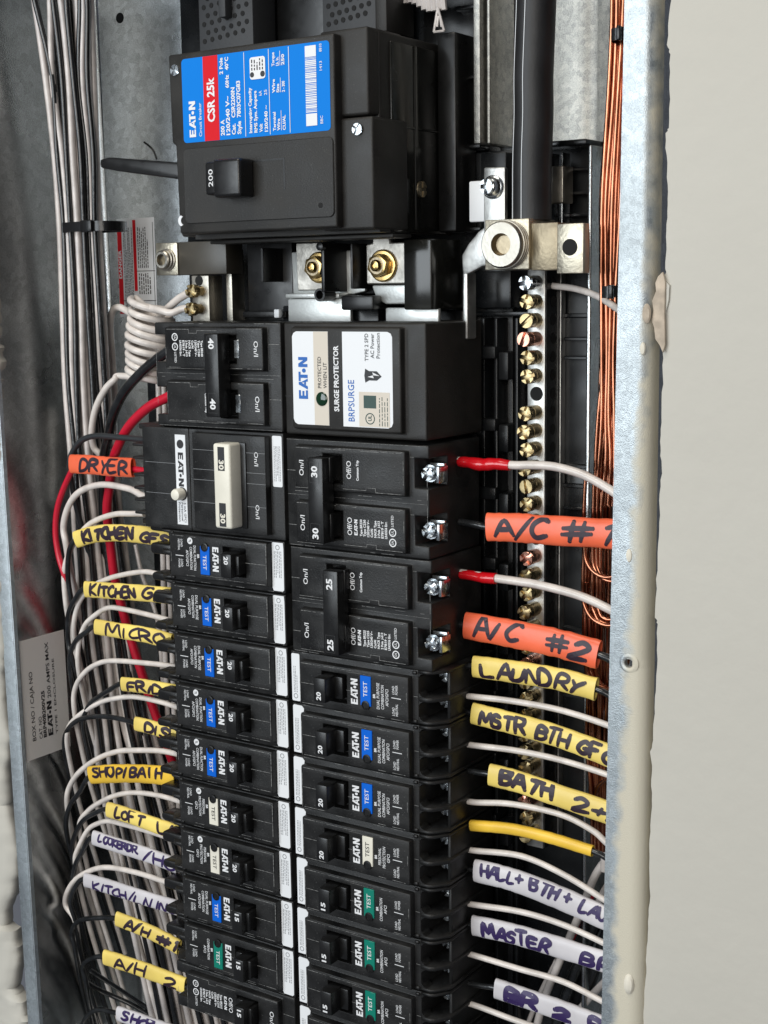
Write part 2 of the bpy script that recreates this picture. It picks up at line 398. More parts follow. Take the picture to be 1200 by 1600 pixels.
# handwriting, single strokes
HW = {'A': [[(0, 0), (.36, 1), (.72, 0)], [(.12, .38), (.62, .36)]],
 'B': [[(.02, 0), (.0, 1), (.45, .92), (.52, .72), (.34, .55), (.05, .52)], [(.05, .52), (.5, .46), (.6, .22), (.4, .02), (.02, 0)]],
 'C': [[(.62, .86), (.4, 1), (.1, .75), (.04, .35), (.28, .02), (.64, .12)]],
 'D': [[(.02, 0), (.05, 1), (.45, .86), (.65, .5), (.48, .12), (.02, 0)]],
 'E': [[(.58, 1), (.02, .95), (.02, .03), (.6, .05)], [(.02, .52), (.48, .55)]],
 'F': [[(.6, 1), (.02, .95), (.0, 0)], [(.02, .5), (.45, .53)]],
 'G': [[(.6, .85), (.38, 1), (.08, .75), (.04, .3), (.32, .02), (.62, .18), (.62, .46), (.36, .45)]],
 'H': [[(0, 1), (.03, 0)], [(.6, 1), (.6, 0)], [(.02, .5), (.6, .52)]],
 'I': [[(.12, 1), (.12, 0)]],
 'K': [[(.02, 1), (0, 0)], [(.6, 1), (.04, .45), (.64, 0)]],
 'L': [[(0, 1), (.03, .02), (.55, .06)]],
 'M': [[(0, 0), (.12, 1), (.42, .3), (.72, 1), (.84, 0)]],
 'N': [[(0, 0), (.04, 1), (.58, .02), (.62, 1)]],
 'O': [[(.34, 1), (.06, .75), (.04, .3), (.3, 0), (.6, .28), (.62, .72), (.36, 1)]],
 'P': [[(.02, 0), (.02, 1), (.5, .92), (.56, .65), (.3, .48), (.04, .48)]],
 'R': [[(.0, 0), (.03, 1), (.5, .92), (.55, .66), (.3, .5), (.05, .48)], [(.25, .48), (.64, 0)]],
 'S': [[(.56, .88), (.3, 1), (.08, .8), (.2, .58), (.5, .42), (.52, .15), (.26, 0), (.0, .12)]],
 'T': [[(0, .97), (.68, 1)], [(.34, .98), (.32, 0)]],
 'U': [[(0, 1), (.04, .25), (.28, 0), (.54, .25), (.6, 1)]],
 'V': [[(0, 1), (.3, 0), (.62, 1)]],
 'X': [[(0, 1), (.6, 0)], [(.6, 1), (0, 0)]],
 'Y': [[(0, 1), (.3, .5)], [(.6, 1), (.3, .5), (.2, 0)]],
 '/': [[(.42, 1.05), (0, -.05)]], '+': [[(0, .45), (.5, .5)], [(.25, .75), (.24, .2)]],
 '#': [[(.22, 1), (.16, 0)], [(.52, 1), (.46, 0)], [(0, .66), (.7, .72)], [(0, .32), (.68, .36)]],
 '.': [[(0, .05), (.05, 0)]], '1': [[(.05, .9), (.18, 1), (.2, 0)]],
 '2': [[(.05, .82), (.3, 1), (.52, .8), (.4, .45), (.02, .02), (.62, .04)]],
 '3': [[(.02, .95), (.5, .95), (.22, .58), (.52, .4), (.42, .08), (.02, .05)]], ' ': []}
HWW = {'I': .26, 'M': .86, '.': .08, '1': .3, '/': .42, '+': .5, ' ': .45, '#': .72, 'A': .72, 'T': .68}
def handwriting(bm, s, surf, s0, s1, v0, v1, width, rnd, eps=.006):
    adv = []; x = 0
    for ch in s:
        adv.append(x); x += HWW.get(ch, .64)+.2
    tot = x-.2; k = (s1-s0)/tot; hh = v1-v0; lay = 0
    for ch, x0 in zip(s, adv):
        jx, jy, sh, sc_ = rnd.uniform(-.07, .07), rnd.uniform(-.06, .07), rnd.uniform(-.12, .30), rnd.uniform(.82, 1.16)
        for st in HW[ch]:
            pts = [Vector((s0+(x0+(px*1.12+jx+sh*pz+rnd.uniform(-.03, .03)))*k, v0+hh*(jy+pz*sc_+rnd.uniform(-.035, .035)+.08*px))) for px, pz in st]
            P = crom([(p.x, p.y, 0) for p in pts], 5) if len(pts) > 2 else crom([(p.x, p.y, 0) for p in pts], 4)
            lay += 1; e = eps+lay*.00025
            ws = width*1.85*rnd.uniform(.85, 1.15)
            L, R = [], []
            for i, p in enumerate(P):
                t = (P[min(i+1, len(P)-1)]-P[max(i-1, 0)]); t = t.normalized() if t.length > 1e-6 else Vector((1, 0, 0))
                nn = Vector((-t.y, t.x, 0)); ww = ws*(.5 if 0 < i < len(P)-1 else .36)
                L.append(bm.verts.new(surf(p.x+nn.x*ww, p.y+nn.y*ww, e))); R.append(bm.verts.new(surf(p.x-nn.x*ww, p.y-nn.y*ww, e)))
            for i in range(len(P)-1): bm.faces.new((L[i], L[i+1], R[i+1], R[i]))
            for p, tp in ((P[0], P[0]-P[1]), (P[-1], P[-1]-P[-2])):
                a0 = math.atan2(tp.y, tp.x)
                cc = [bm.verts.new(surf(p.x+ws*.42*math.cos(a0+a), p.y+ws*.42*math.sin(a0+a), e+.0001)) for a in (-1.5, -.9, -.3, .3, .9, 1.5)]
                bm.faces.new(cc)

# ================================================================== SETTING: wall round the recessed box
rnd = random.Random(3)
ZT, ZB = 7.6, -17.5
def ragged(pxs, Y, jit, n=4):
    pts = [at(u, v, Y) for u, v in pxs]; out = []
    for a, b in zip(pts, pts[1:]):
        for k in range(n):
            p = a.lerp(b, k/n); out.append((p.x+rnd.uniform(-jit, jit), p.z))
    out.append((pts[-1].x, pts[-1].z)); return out
WY = -.06; GAP = .0
redge = ragged([(1056, -40), (1046, 10), (1042, 70), (1046, 85), (1045, 140), (1044, 200), (1040, 208), (1042, 300), (1038, 420), (1040, 440), (1034, 520), (1035, 600),
                (1032, 650), (1030, 690), (1032, 720), (1031, 760), (1028, 850), (1025, 905), (1023, 965), (1027, 975), (1025, 1030), (1024, 1080), (1020, 1150), (1017, 1175), (1017, 1260),
                (1013, 1340), (1014, 1400), (1010, 1480), (1006, 1560), (1004, 1640)], WY, .012)
redge = [(x+GAP, z) for x, z in redge]; redge = [(redge[0][0], ZT+.4)]+redge+[(redge[-1][0], ZB-.3)]
ledge = ragged([(-6, 500), (2, 700), (0, 860), (8, 1000), (6, 1080), (16, 1150), (12, 1240), (24, 1300), (30, 1340), (26, 1380), (14, 1410), (10, 1440), (24, 1450), (30, 1500), (24, 1540), (36, 1560), (44, 1590), (46, 1640)], WY, .02)
ledge = [(x+.12, z) for x, z in ledge]; ledge = [(ledge[0][0], ZT+.4)]+ledge+[(ledge[-1][0], ZB-.3)]
bm = B()
from mathutils import noise as NZ
def wall_strip(edge, xo, sgn, amp, rag, cols):
    E2 = []
    for a, b in zip(edge, edge[1:]):
        n = max(1, int(abs(a[1]-b[1])/.09))
        E2 += [(a[0]+(b[0]-a[0])*k/n, a[1]+(b[1]-a[1])*k/n) for k in range(n)]
    E2.append(edge[-1]); rows = []
    for x, z in E2:
        x += rag*NZ.noise((z*4.2, sgn*3.1, 0))+rag*NZ.noise((z*13, 4, sgn))
        r = []
        for off, dy in cols:
            xx = x+sgn*off; f = math.exp(-off*1.1)
            r.append(bm.verts.new((xx, WY+dy+amp*f*(NZ.noise((xx*2.2, z*1.6, 2))+.6*NZ.noise((xx*6, z*5, 7))), z)))
        r.append(bm.verts.new((xo, WY, z))); rows.append(r)
    for a, b in zip(rows, rows[1:]):
        for i in range(len(a)-1): bm.faces.new((a[i], a[i+1], b[i+1], b[i]))
wall_strip(redge, 17, 1, .010, .014, ((.05, .5), (.0, .05), (.004, .012), (.010, .0), (.06, 0), (.2, 0), (.4, 0), (.7, 0), (1.2, 0), (2., 0)))
wall_strip(ledge, -17, -1, .05, .07, ((.06, .12), (.01, -.02), (.0, -.10), (.03, -.17), (.08, -.21), (.15, -.25), (.25, -.28), (.4, -.28), (.6, -.26), (.9, -.2), (1.4, -.1)))
for z0, z1 in ((ZT+.4, 14), (-24, ZB-.3)):
    bm.faces.new([bm.verts.new(p) for p in ((-17, WY, z0), (17, WY, z0), (17, WY, z1), (-17, WY, z1))])
wall = obj('wall', bm, WALL); wall['kind'] = 'structure'; wall['label'] = 'painted drywall around the recessed metal box'
# thin layers of torn paint and filler lifting off beside the opening
def flake(pxs, h, mt, name='paint_flake', Y=WY, seed=1):
    r = random.Random(seed); bm = B(); P = []
    pts = [at(u, v, Y) for u, v in pxs]
    for a, b in zip(pts, pts[1:]+pts[:1]):
        n_ = max(3, int((b-a).length/.12))
        for k in range(n_):
            p = a.lerp(b, k/n_); P.append((p.x+r.uniform(-.016, .016), p.z+r.uniform(-.016, .016)))
    prism(bm, P, Y-h, Y+.02); bev(bm, h*.45, 1)
    return obj(name, bm, mt, wall)
flake([(1040, 430), (1046, 445), (1047, 470), (1040, 500), (1038, 540), (1036, 460)], .035, WALL, seed=8)
# ================================================================== PANEL BOX
panel = thing('electrical_panel_box', 'galvanised steel panel box recessed into the painted wall', 'panel box', (0, 0, 0))
BY = 3.1
bm = B(); addbox(bm, -7.28, 7.16, BY, BY+.08, ZB, ZT, .01, 1); obj('back_sheet', bm, GALV, panel)
bm = B(); prismz(bm, [(-7.36, -.18), (-7.30, -.18), (-7.30, 2.89)]+[(-7.10-.20*math.cos(math.radians(a)), 2.89+.20*math.sin(math.radians(a))) for a in range(10, 91, 10)]+[(-7.1, BY+.05), (-7.36, BY+.05)], ZB, ZT); obj('side_sheet', bm, GALVW, panel, 50)
bm = B(); prismz(bm, [(7.10, .1), (7.16, .1), (7.16, BY), (7.10, BY)], ZB, ZT); obj('side_sheet', bm, GALVW, panel)
for z in (ZT, ZB-.07):
    bm = B(); box(bm, -7.3, 7.16, -.15, BY+.08, z, z+.07); obj('end_sheet', bm, GALVW, panel)
# front return flanges
bm = B(); prof = [(6.62, -.16), (6.62, -.20), (6.97, -.20)]
for i in range(1, 8):
    a = math.radians(90*i/7); prof.append((6.97+.20*math.sin(a), -.20+.24-.24*math.cos(a)))
prof += [(7.17, .15), (7.13, .15), (7.13, .07), (7.05, -.08), (6.95, -.155)]
zs = [ZT]; hz0, hz1 = -5.29-.07, -5.29+.07
for a, b in ((ZT, hz1), (hz0, ZB)):
    prismz(bm, prof, b, a)
# piece of the flange that carries the screw hole
for x0, x1 in ((6.62, 6.91-.07), (6.91+.07, 6.97)):
    box(bm, x0, x1, -.20, -.16, hz0, hz1)
prismz(bm, [(6.97, -.2)]+prof[3:10]+prof[10:], hz0, hz1)
for v in bm.verts:      # the inner edge of the flange leans a little
    if v.co.x < 7.17: v.co.x += .0125*v.co.z*(7.17-v.co.x)/.55
obj('front_flange', bm, GALVF, panel, 30)
bm = B()
cx, cz = 6.88, -5.29
prof2 = [(.165, .196), (.13, .212), (.10, .212), (.075, .195), (.066, .1)]
lathe_r = []
for r, h in prof2: lathe_r.append([bm.verts.new((cx+r*math.cos(2*math.pi*i/24), -h, cz+r*math.sin(2*math.pi*i/24))) for i in range(24)])
for a, b in zip(lathe_r, lathe_r[1:]):
    for i in range(24): bm.faces.new((a[i], a[(i+1) % 24], b[(i+1) % 24], b[i]))
obj('screw_hole_rim', bm, GALVF, panel)
bm = B(); prismz(bm, [(-7.62, -.16), (-7.62, -.20), (-7.36, -.20), (-7.28, -.17), (-7.25, -.10), (-7.30, -.06), (-7.36, -.10), (-7.36, -.16)], ZB, ZT); obj('front_flange', bm, GALVF, panel)
# paint drips on the right flange
for u, v, s in ((983, 868, .07), (1004, 545, .06), (1010, 490, .09), (982, 1538, .11)):
    p = at(u, v, -.2); bm = B(); lathe(bm, [(s, -.01), (s*.8, s*.25), (s*.35, s*.42), (.004, s*.45)], 12)
    for q in bm.verts: q.co.z *= 1.7; q.co.x *= .8
    bmesh.ops.translate(bm, vec=(p.x, -.2, p.z), verts=bm.verts[:]); obj('paint_drip', bm, MUD if v > 1500 else PAPER if v in (490,) else MUD, panel)
# torn drywall paper in the gap
pp = [(1028, 432), (1036, 424), (1040, 440), (1039, 490), (1040, 538), (1036, 552), (1031, 540), (1024, 530), (1022, 512), (1018, 500), (1021, 486), (1019, 470), (1025, 455), (1024, 442)]
bm = B(); q = [at(u, v, -.12) for u, v in pp]; prism(bm, [(a.x, a.z) for a in q], -.14, -.08); bev(bm, .02, 2); pf = obj('torn_paper', bm, PAPER, wall)
def skew(o):      # the left side of the box leans a little
    for v in o.data.vertices: v.co.x += -.0155*(v.co.z+8*IN)
for o in panel.children:
    if o.name.split('.')[0] in ('side_sheet', 'front_flange') and max(v.co.x for v in o.data.vertices) < 0: skew(o)
# holes in the back sheet: a pressed hole that shows as a dark disc in a bright rim
p = at(187, 28, BY-.01)
bm = B(); prism(bm, circ(p.x, p.z, .11, 20), BY-.012, BY-.002); obj('knockout_hole', bm, DARK, panel)
# mounting embosses of the back sheet on the upper right (vertical curved fold beside the cable)
bm = B(); prismz(bm, [(3.45, BY), (3.7, BY-.02), (3.95, BY-.05), (4.2, BY-.07), (4.38, BY-.065), (4.5, BY-.04), (4.6, BY-.008), (4.7, BY-.03), (4.8, BY-.06), (5.0, BY-.07), (5.4, BY-.06), (5.6, BY)], 2.9, ZT-.1); obj('pressed_fold', bm, GALVD, panel, 60)
# channel strip left of the cable
bm = B(); addbox(bm, 2.84, 2.97, 1.95, 3.0, 3.1, ZT-.2, .02); addbox(bm, 3.02, 3.08, 2.1, 3.0, 3.1, ZT-.2, .02); obj('channel_strip', bm, GALVD, panel)
# warning sticker on the back sheet
st = bbox(-6.98, -5.86, BY-.012, BY-.003, .05, 2.20, .003, 1)
wl = obj('warning_sticker', st, WHT, panel)
y = BY-.0165
bm = B(); strip(bm, -6.97, -6.84, .12, 2.15, y); strip(bm, -6.50, -6.41, .62, 2.16, y); pobj('red_band', bm, RED, wl)
bm = B(); r_ = random.Random(5); text(bm, 'DANGER', -6.865, .9, .085, .62, y-.003, True); pobj('lettering', bm, PRINT, wl)
bm = B(); fine(bm, -6.80, -6.52, .2, 2.0, y, 7, r_); fine(bm, -6.38, -6.05, 1.12, 2.0, y, 6, r_); fine(bm, -6.38, -6.0, .55, 1.0, y, 6, r_)
strip(bm, -6.41, -5.88, 1.045, 1.06, y); strip(bm, -6.9, -5.88, .40, .415, y); strip(bm, -5.915, -5.90, .1, 2.1, y); pobj('fine_print', bm, BLKPR, wl)
# rating sticker on the left side sheet (letters face into the box)
bm = B(); box(bm, -7.30, -7.29, -.05, 1.25, -9.45, -6.78); rs = obj('rating_sticker', bm, STICK, panel); skew(rs)
def sidetext(s, yb, z, h, length, bold=False, mt=BLKPR):
    bm = B(); vs, fs, wd = text_raw(s, bold); k = h/.7
    V = [bm.verts.new((-7.285, yb-vy*k, z+vx*length/wd)) for vx, vy in vs]
    for f in fs: bm.faces.new([V[i] for i in f])
    me = bpy.data.meshes.new('lettering'); bmesh.ops.scale(bm, vec=(IN,)*3, verts=bm.verts[:]); bm.to_mesh(me); bm.free(); me.materials.append(mt)
    link('lettering', me, rs)
sidetext('BOX NO / CAJA NO', .26, -9.05, .10, 1.55); sidetext('CAT. NO', .45, -9.05, .09, .5); sidetext('BRP40B200V25', .57, -9.05, .09, 1.05, True)
sidetext('200 AMPS MAX', .76, -8.2, .10, 1.25); sidetext('TYPE 1 ENCLOSURE', .90, -9.05, .06, 1.7)
bm = B()
for pl in LOGO: bm.faces.new([bm.verts.new((-7.285, .76-b*.14, -9.05+a*.78/4.1)) for a, b in pl])
me = bpy.data.meshes.new('lettering'); bmesh.ops.scale(bm, vec=(IN,)*3, verts=bm.verts[:]); bm.to_mesh(me); bm.free(); me.materials.append(BLKPR); link('lettering', me, rs)

for o in rs.children: skew(o)

# ================================================================== BLACK BASE THAT CARRIES THE BREAKERS
base = thing('breaker_base', 'black moulded plastic base behind the breakers and terminal bar', 'breaker base', (0, 0, 0))
bm = B()
addbox(bm, -4.35, 2.78, 2.45, 3.05, 3.02, 6.9, .03); obj('base_plate', bm, BASE, base)
bm = B(); addbox(bm, -4.35, 3.35, 2.45, 3.05, ZB+.6, 3.0, .03); obj('base_plate', bm, BASE, base)
bm = B(); addbox(bm, -5.7, -4.353, 2.5, 3.05, ZB+.6, -.1, .03); obj('base_plate', bm, BASE, base)
bm = B(); addbox(bm, 3.353, 5.0, 2.55, 3.05, ZB+.6, 3.05, .03); obj('base_plate', bm, BASE, base)
bm = B(); addbox(bm, -1.0, 1.2, 1.3, 2.448, ZB+.8, .3, .03); obj('centre_spine', bm, BASE, base)
bm = B(); addbox(bm, -2.6, -1.01, 1.95, 2.447, ZB+.8, .2, .03); addbox(bm, 1.21, 2.6, 1.95, 2.447, ZB+.8, .2, .03); obj('breaker_rail', bm, BASE, base)
# raised rim, ribs and panels right of the terminal bar
bm = B(); addbox(bm, 4.98, 5.06, 2.1, 3.0, ZB+.6, 2.95, .03, 3); obj('base_rim', bm, GALVW, base)
bm = B(); addbox(bm, 4.0, 5.0, 2.0, 3.0, 2.95, 3.05, .03); obj('base_rim', bm, BASE, base)
for z in (2.55, 2.15, 1.78, 1.42, -.35, -.68, -3.35, -3.75, -6.4, -6.8):
    bm = B(); addbox(bm, 4.45, 4.93, 2.3, 2.6, z, z+.06, .012, 1); obj('rib', bm, BASE, base)
for z0, z1 in ((-2.62, .12), (-5.6, -2.9), (-8.8, -6.0)):
    bm = B(); hfield(bm, [4.28, 4.34, 4.84, 4.90], [z0, z0+.07, z1-.07, z1], lambda i, j: .05 if i == 1 and j == 1 else 0, .12)
    bmesh.ops.translate(bm, vec=(0, 2.44, 0), verts=bm.verts[:]); bev(bm, .012, 1); obj('recessed_panel', bm, BASE, base)
# posts and clips left of the terminal bar
for z0, z1 in ((.22, .88),):
    bm = B(); addbox(bm, 2.70, 3.50, 2.1, 2.5, z0, z1, .03); obj('cover_block', bm, BASE, base)
bm = B(); addbox(bm, 2.6, 3.9, 2.2, 2.5, .08, .16, .015); obj('rib', bm, BASE, base)
for x in (2.92, 3.18, 3.52):
    bm = B(); addbox(bm, x, x+.07, 2.05 if x < 3.4 else 2.2, 2.5, ZB+1, .05, .02); obj('rail_fin', bm, BASE, base)
for z in (-.55, -1.85, -3.1, -4.4, -5.6, -6.9, -8.1, -9.3):
    bm = B(); addbox(bm, 2.9, 3.26, 1.95, 2.5, z-.12, z+.1, .02); addbox(bm, 3.30, 3.50, 2.0, 2.5, z-.5, z+.0, .03); obj('clip', bm, BASE, base)
# upper part beside the main breaker
for z in (5.45, 4.25, 3.05, 1.6):
    bm = B(); addbox(bm, 2.3, 2.82, 2.2, 2.5, z, z+.07, .015); obj('rib', bm, BASE, base)
bm = B(); addbox(bm, 2.83, 3.35, 2.2, 2.48, 1.2, 2.95, .03); obj('side_block', bm, BASE, base)
# vent plates above the main breaker
def vent(x0, x1):
    bm = B(); addbox(bm, x0, x1, 1.2, 1.9, 4.4, 6.6, .03); v = obj('vent_plate', bm, VENT, base)
    bm = B(); k = 0; zz = 5.30
    while zz < 6.6:
        n = 6
        for i in range(n):
            x = x0+.14+(x1-x0-.28)*(i+(.5 if k % 2 else 0))/(n-.5); prism(bm, circ(x, zz+.02*i, .048, 10), 1.19, 1.199)
        zz += .155; k += 1
    o = obj('vent_holes', bm, DARK, v); o['kind'] = 'stuff'
vent(-2.78, -1.46); vent(.14, 1.30)
bm = B(); addbox(bm, -2.12, -1.95, 1.0, 1.25, 5.65, 6.6, .03); obj('vent_tab', bm, VENT, base)
bm = B(); addbox(bm, -1.44, .12, 1.9, 2.44, 4.4, 6.8, .03); obj('terminal_cover', bm, HAND, base)
bm = B(); addbox(bm, 1.42, 1.66, 1.0, 1.9, 5.0, 6.6, .04); obj('terminal_cover', bm, BLK2, base)
# bare stranded conductor end clipped above the main breaker
bm = B(); p = at(686, 0, 1.6)
for k in range(9):
    a = Vector((p.x-.75+k*.1, 1.6, p.z+.3)); tube(bm, [a, a+Vector((.05, 0, -.28-.03*k+.04*math.sin(k))), ], .055, 6)
tag(obj('wire_strands', bm, WCAB), 'short frayed pale strands hanging in at the top edge above the main breaker', 'wire end')
bm = B()
for a, b in (((684, 12), (678, 50)), ((684, 12), (694, 48)), ((678, 50), (694, 48)), ((685, 25), (683, 42)), ((688, 25), (690, 42))):
    tube(bm, [at(*a, 1.5), at(*b, 1.5)], .022, 6)
tag(obj('tie_clip', bm, WCAB), 'small triangular pale plastic clip hanging above the main breaker', 'clip')

# ================================================================== MAIN BREAKER
mb = thing('main_breaker', 'large black 200 amp main breaker with blue and red label at the top', 'main breaker', (0, 0, 0))
FY = -.55
bm = B()
prism(bm, [(-2.02, 4.78), (1.64, 4.78), (1.64, 1.62), (-1.88, 1.62), (-1.92, 3.20), (-2.0, 3.24)], FY, .6); bev(bm, .09, 3); obj('front_cover', bm, BLK2, mb)
bm = B(); prism(bm, rrect(-1.72, 1.60, 1.80, 3.12, .10), FY-.025, FY+.02); bev(bm, .012, 1); obj('handle_plate', bm, BLK2, mb)
bm = B(); addbox(bm, 1.2, 2.18, -.35, .7, 3.45, 4.86, .05, 3); addbox(bm, 1.2, 2.27, -.37, .7, 1.58, 3.42, .05, 3); obj('cover_shoulder', bm, BLK2, mb)
bm = B(); addbox(bm, -2.3, 2.20, -.05, 2.2, 1.60, 4.84, .05, 3); obj('case', bm, BLK2, mb)
bm = B(); addbox(bm, 2.19, 2.24, .25, 2.0, 1.55, 4.7, .03); obj('side_barrier', bm, SMOKE, mb)
bm = B(); addbox(bm, 2.235, 2.27, .95, 1.02, 1.6, 4.7, .01, 1); addbox(bm, 2.235, 2.26, .4, 1.9, 3.3, 3.34, .01, 1); obj('barrier_rib', bm, SMOKE, mb)
bm = B(); addbox(bm, 2.245, 2.62, 1.7, 2.42, 1.58, 5.0, .04); obj('side_housing', bm, HAND, mb)
bm = screw_bm(.14, .05, .03); sm = mesh_from(bm, 'terminal_screw', LUGD); o = link('barrier_screw', sm, mb); o.location = Vector((2.26, 1.1, 2.3))*IN; o.rotation_euler = (0, 0, math.radians(90))
bm = B(); prism(bm, [(2.2, 1.62), (2.2, 1.54), (-1.9, 1.54), (-1.9, 1.62)], -.1, 2.2); obj('case_foot', bm, BLK2, mb)
# toggle
bm = B(); box(bm, -.55, .58, FY-.029, FY-.027, 2.80, 2.83); box(bm, .55, .58, FY-.029, FY-.027, 2.30, 2.799); sl = obj('toggle_slot', bm, HAND, mb)
bm = B(); addbox(bm, -.99, -.42, FY-.30, FY-.02, 2.26, 2.83, .05, 3); addbox(bm, -.71, -.10, FY-.42, FY-.02, 2.2, 2.85, .06, 3); tg = obj('toggle', bm, HAND, mb)
bm = B(); text(bm, '200', -.80, 2.40, .10, .30, FY-.304); pobj('rating_number', bm, PRINT, tg)
bm = B(); prism(bm, circ(1.32, 2.0, .045, 12), FY-.03, FY-.024); obj('pin_hole', bm, DARK, mb)
# cover screws
S_ROUND = mesh_from(screw_bm(.10, .04, .016), 'cover_screw', ZINC)
for x, y_, z in ((-1.86, FY+.015, 4.5), (1.98, -.38, 3.22)):
    o = link('cover_screw', S_ROUND, mb); o.location = Vector((x, y_, z))*IN; o.rotation_euler = (0, .6, 0)
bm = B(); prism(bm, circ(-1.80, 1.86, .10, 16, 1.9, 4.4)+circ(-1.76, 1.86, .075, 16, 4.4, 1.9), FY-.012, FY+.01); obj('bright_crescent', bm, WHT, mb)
# label
LY = FY-.008
bm = B(); prism(bm, rrect(-1.70, 1.55, 3.22, 4.67, .07), LY, FY+.002); lab = obj('rating_label', bm, BLUE, mb)
y = LY-.005
bm = B(); strip(bm, -1.20, -.86, 3.222, 4.668, y); pobj('red_band', bm, RED, lab)
bm = B(); yy = y-.004
logo(bm, -1.40, 3.31, .15, .62, yy); text(bm, 'Circuit Breaker', -1.26, 3.31, .065, .58, yy)
text(bm, 'CSR 25k', -.955, 3.54, .16, .76, yy, True)
X = -.74
for i, (s, z, l) in enumerate((('200 A', 3.29, .27), ('120/240 V~', 3.29, .66), ('Cat.   CSR2200N', 3.29, .80), ('Style  7803C07G83', 3.29, .90))):
    text(bm, s, X+i*.125, z, .082, l, yy, True)
text(bm, '60Hz', X+.125, 4.09, .075, .22, yy, True); text(bm, '2 Pole', X, 4.33, .075, .28, yy, True); text(bm, '40°C', X+.125, 4.39, .075, .22, yy, True)
for x in (-.27, .27, .70): strip(bm, x, x+.012, 3.24, 4.65, yy)
for i, (s, z, l) in enumerate((('Interrupting Capacity', 3.29, .76), ('RMS Sym. Ampere', 3.29, .70), ('Volt', 3.29, .14), ('120/240 ~', 3.29, .44))):
    text(bm, s, -.12+i*.115, z, .066, l, yy, True)
text(bm, 'kA', .11, 3.90, .062, .08, yy); text(bm, '25', .225, 3.90, .062, .09, yy)
for (s1, s2, s3, z, l) in (('Terminal', 'Wire', 'CU/AL', 3.29, .33), ('Wire', 'Size', '2 - 300', 3.92, .24), ('Torque', 'Lb. In.', '250', 4.36, .24)):
    text(bm, s1, .40, z, .058, l*.95, yy, True); text(bm, s2, .49, z, .058, l*.6, yy, True); strip(bm, .515, .525, z, z+l, yy); text(bm, s3, .61, z, .06, l*.75, yy, True)
prism(bm, rrect(-.14, .20, 4.18, 4.55, .05), yy, yy+.002)
strip(bm, 1.05, 1.28, 3.32, 3.52, yy); strip(bm, 1.05, 1.28, 4.44, 4.62, yy)
z = 3.54; r_ = random.Random(9)
while z < 4.43:
    wd = r_.uniform(.008, .030); strip(bm, 1.05, 1.28, z, min(z+wd, 4.43), yy); z += wd+r_.uniform(.006, .014)
text(bm, 'BBC', 1.40, 3.34, .055, .13, yy); text(bm, '1413', 1.40, 4.20, .055, .15, yy); text(bm, '8810', 1.40, 4.5, .055, .13, yy)
pobj('lettering', bm, PRINT, lab)
bm = B(); r_ = random.Random(4); prism(bm, circ(-.09, 4.26, .045, 14), yy-.003, yy-.002); prism(bm, circ(.14, 4.26, .05, 14), yy-.003, yy-.002); fine(bm, -.12, .17, 4.33, 4.52, yy-.003, 5, r_, .4)
pobj('approval_mark', bm, BLKPR, lab)
# side lever
bm = B(); q = [at(172, 250, 1.0), at(180, 254, 1.0), at(276, 268, 1.0)]
prism(bm, [(q[0].x, q[0].z+.0), (q[1].x+.1, q[1].z+.08), (-2.2, q[2].z+.05), (-2.2, q[2].z-.30), (q[1].x+.3, q[1].z-.20), (q[0].x, q[0].z-.17)], .7, 1.0); bev(bm, .05, 2); obj('side_arm', bm, HAND, mb)
bm = B(); addbox(bm, -2.55, -2.3, .3, 2.3, 1.62, 2.72, .03); 
for i in range(6): addbox(bm, -2.60, -2.5, .28, .5, 1.7+.17*i, 1.76+.17*i, .01, 1)
obj('side_fins', bm, BASE, mb)

# small black burr on the back sheet
bm = B(); tube(bm, crom([at(225, 222, 2.9), at(233, 228, 2.9), at(240, 236, 2.9), at(245, 249, 2.9)], 5), .022, 6); tag(obj('tie_offcut', bm, TIE), 'tiny curled black offcut on the bare back sheet left of the main breaker', 'offcut')

# ================================================================== BUS BARS UNDER THE MAIN BREAKER
bus = thing('bus_assembly', 'bare metal bus bars with two brass bolts under the main breaker', 'bus bars')
bm = B(); prism(bm, [(-.78, 1.30), (.9, 1.30), (.9, .55), (.62, .50), (-.76, .50)], 1.32, 1.42); bev(bm, .03, 2); obj('bus_plate', bm, BUS, bus)
bm = B(); addbox(bm, -.74, .5, 1.05, 1.5, .44, .53, .03, 2); obj('bus_fold', bm, BUS, bus)
bm = B(); addbox(bm, -.72, .72, 1.10, 1.2, -.05, .43, .03); obj('bus_plate', bm, BUS, bus)
bm = B(); prism(bm, [(-.58, 1.46), (.06, 1.46), (.06, 1.36), (.35, 1.36), (.35, .58), (-.56, .58)], 1.20, 1.30); bev(bm, .02, 1); obj('breaker_strap', bm, PLATE, bus)
bm = B(); prism(bm, [(1.28, 1.55), (1.62, 1.55), (1.64, 1.40), (2.10, 1.40), (2.10, .68), (1.12, .68), (1.12, 1.38), (1.26, 1.40)], 1.05, 1.16); bev(bm, .02, 1); obj('breaker_strap', bm, PLATE, bus)
bm = B(); prism(bm, [(1.2, .66), (2.3, .66), (2.3, .32), (1.5, .32), (1.30, .42)], 1.08, 1.2); bev(bm, .04, 2); obj('bus_fold', bm, BUS, bus)
bm = B(); addbox(bm, 1.50, 2.62, 1.08, 1.18, -.05, .26, .03); obj('bus_plate', bm, BUS, bus)
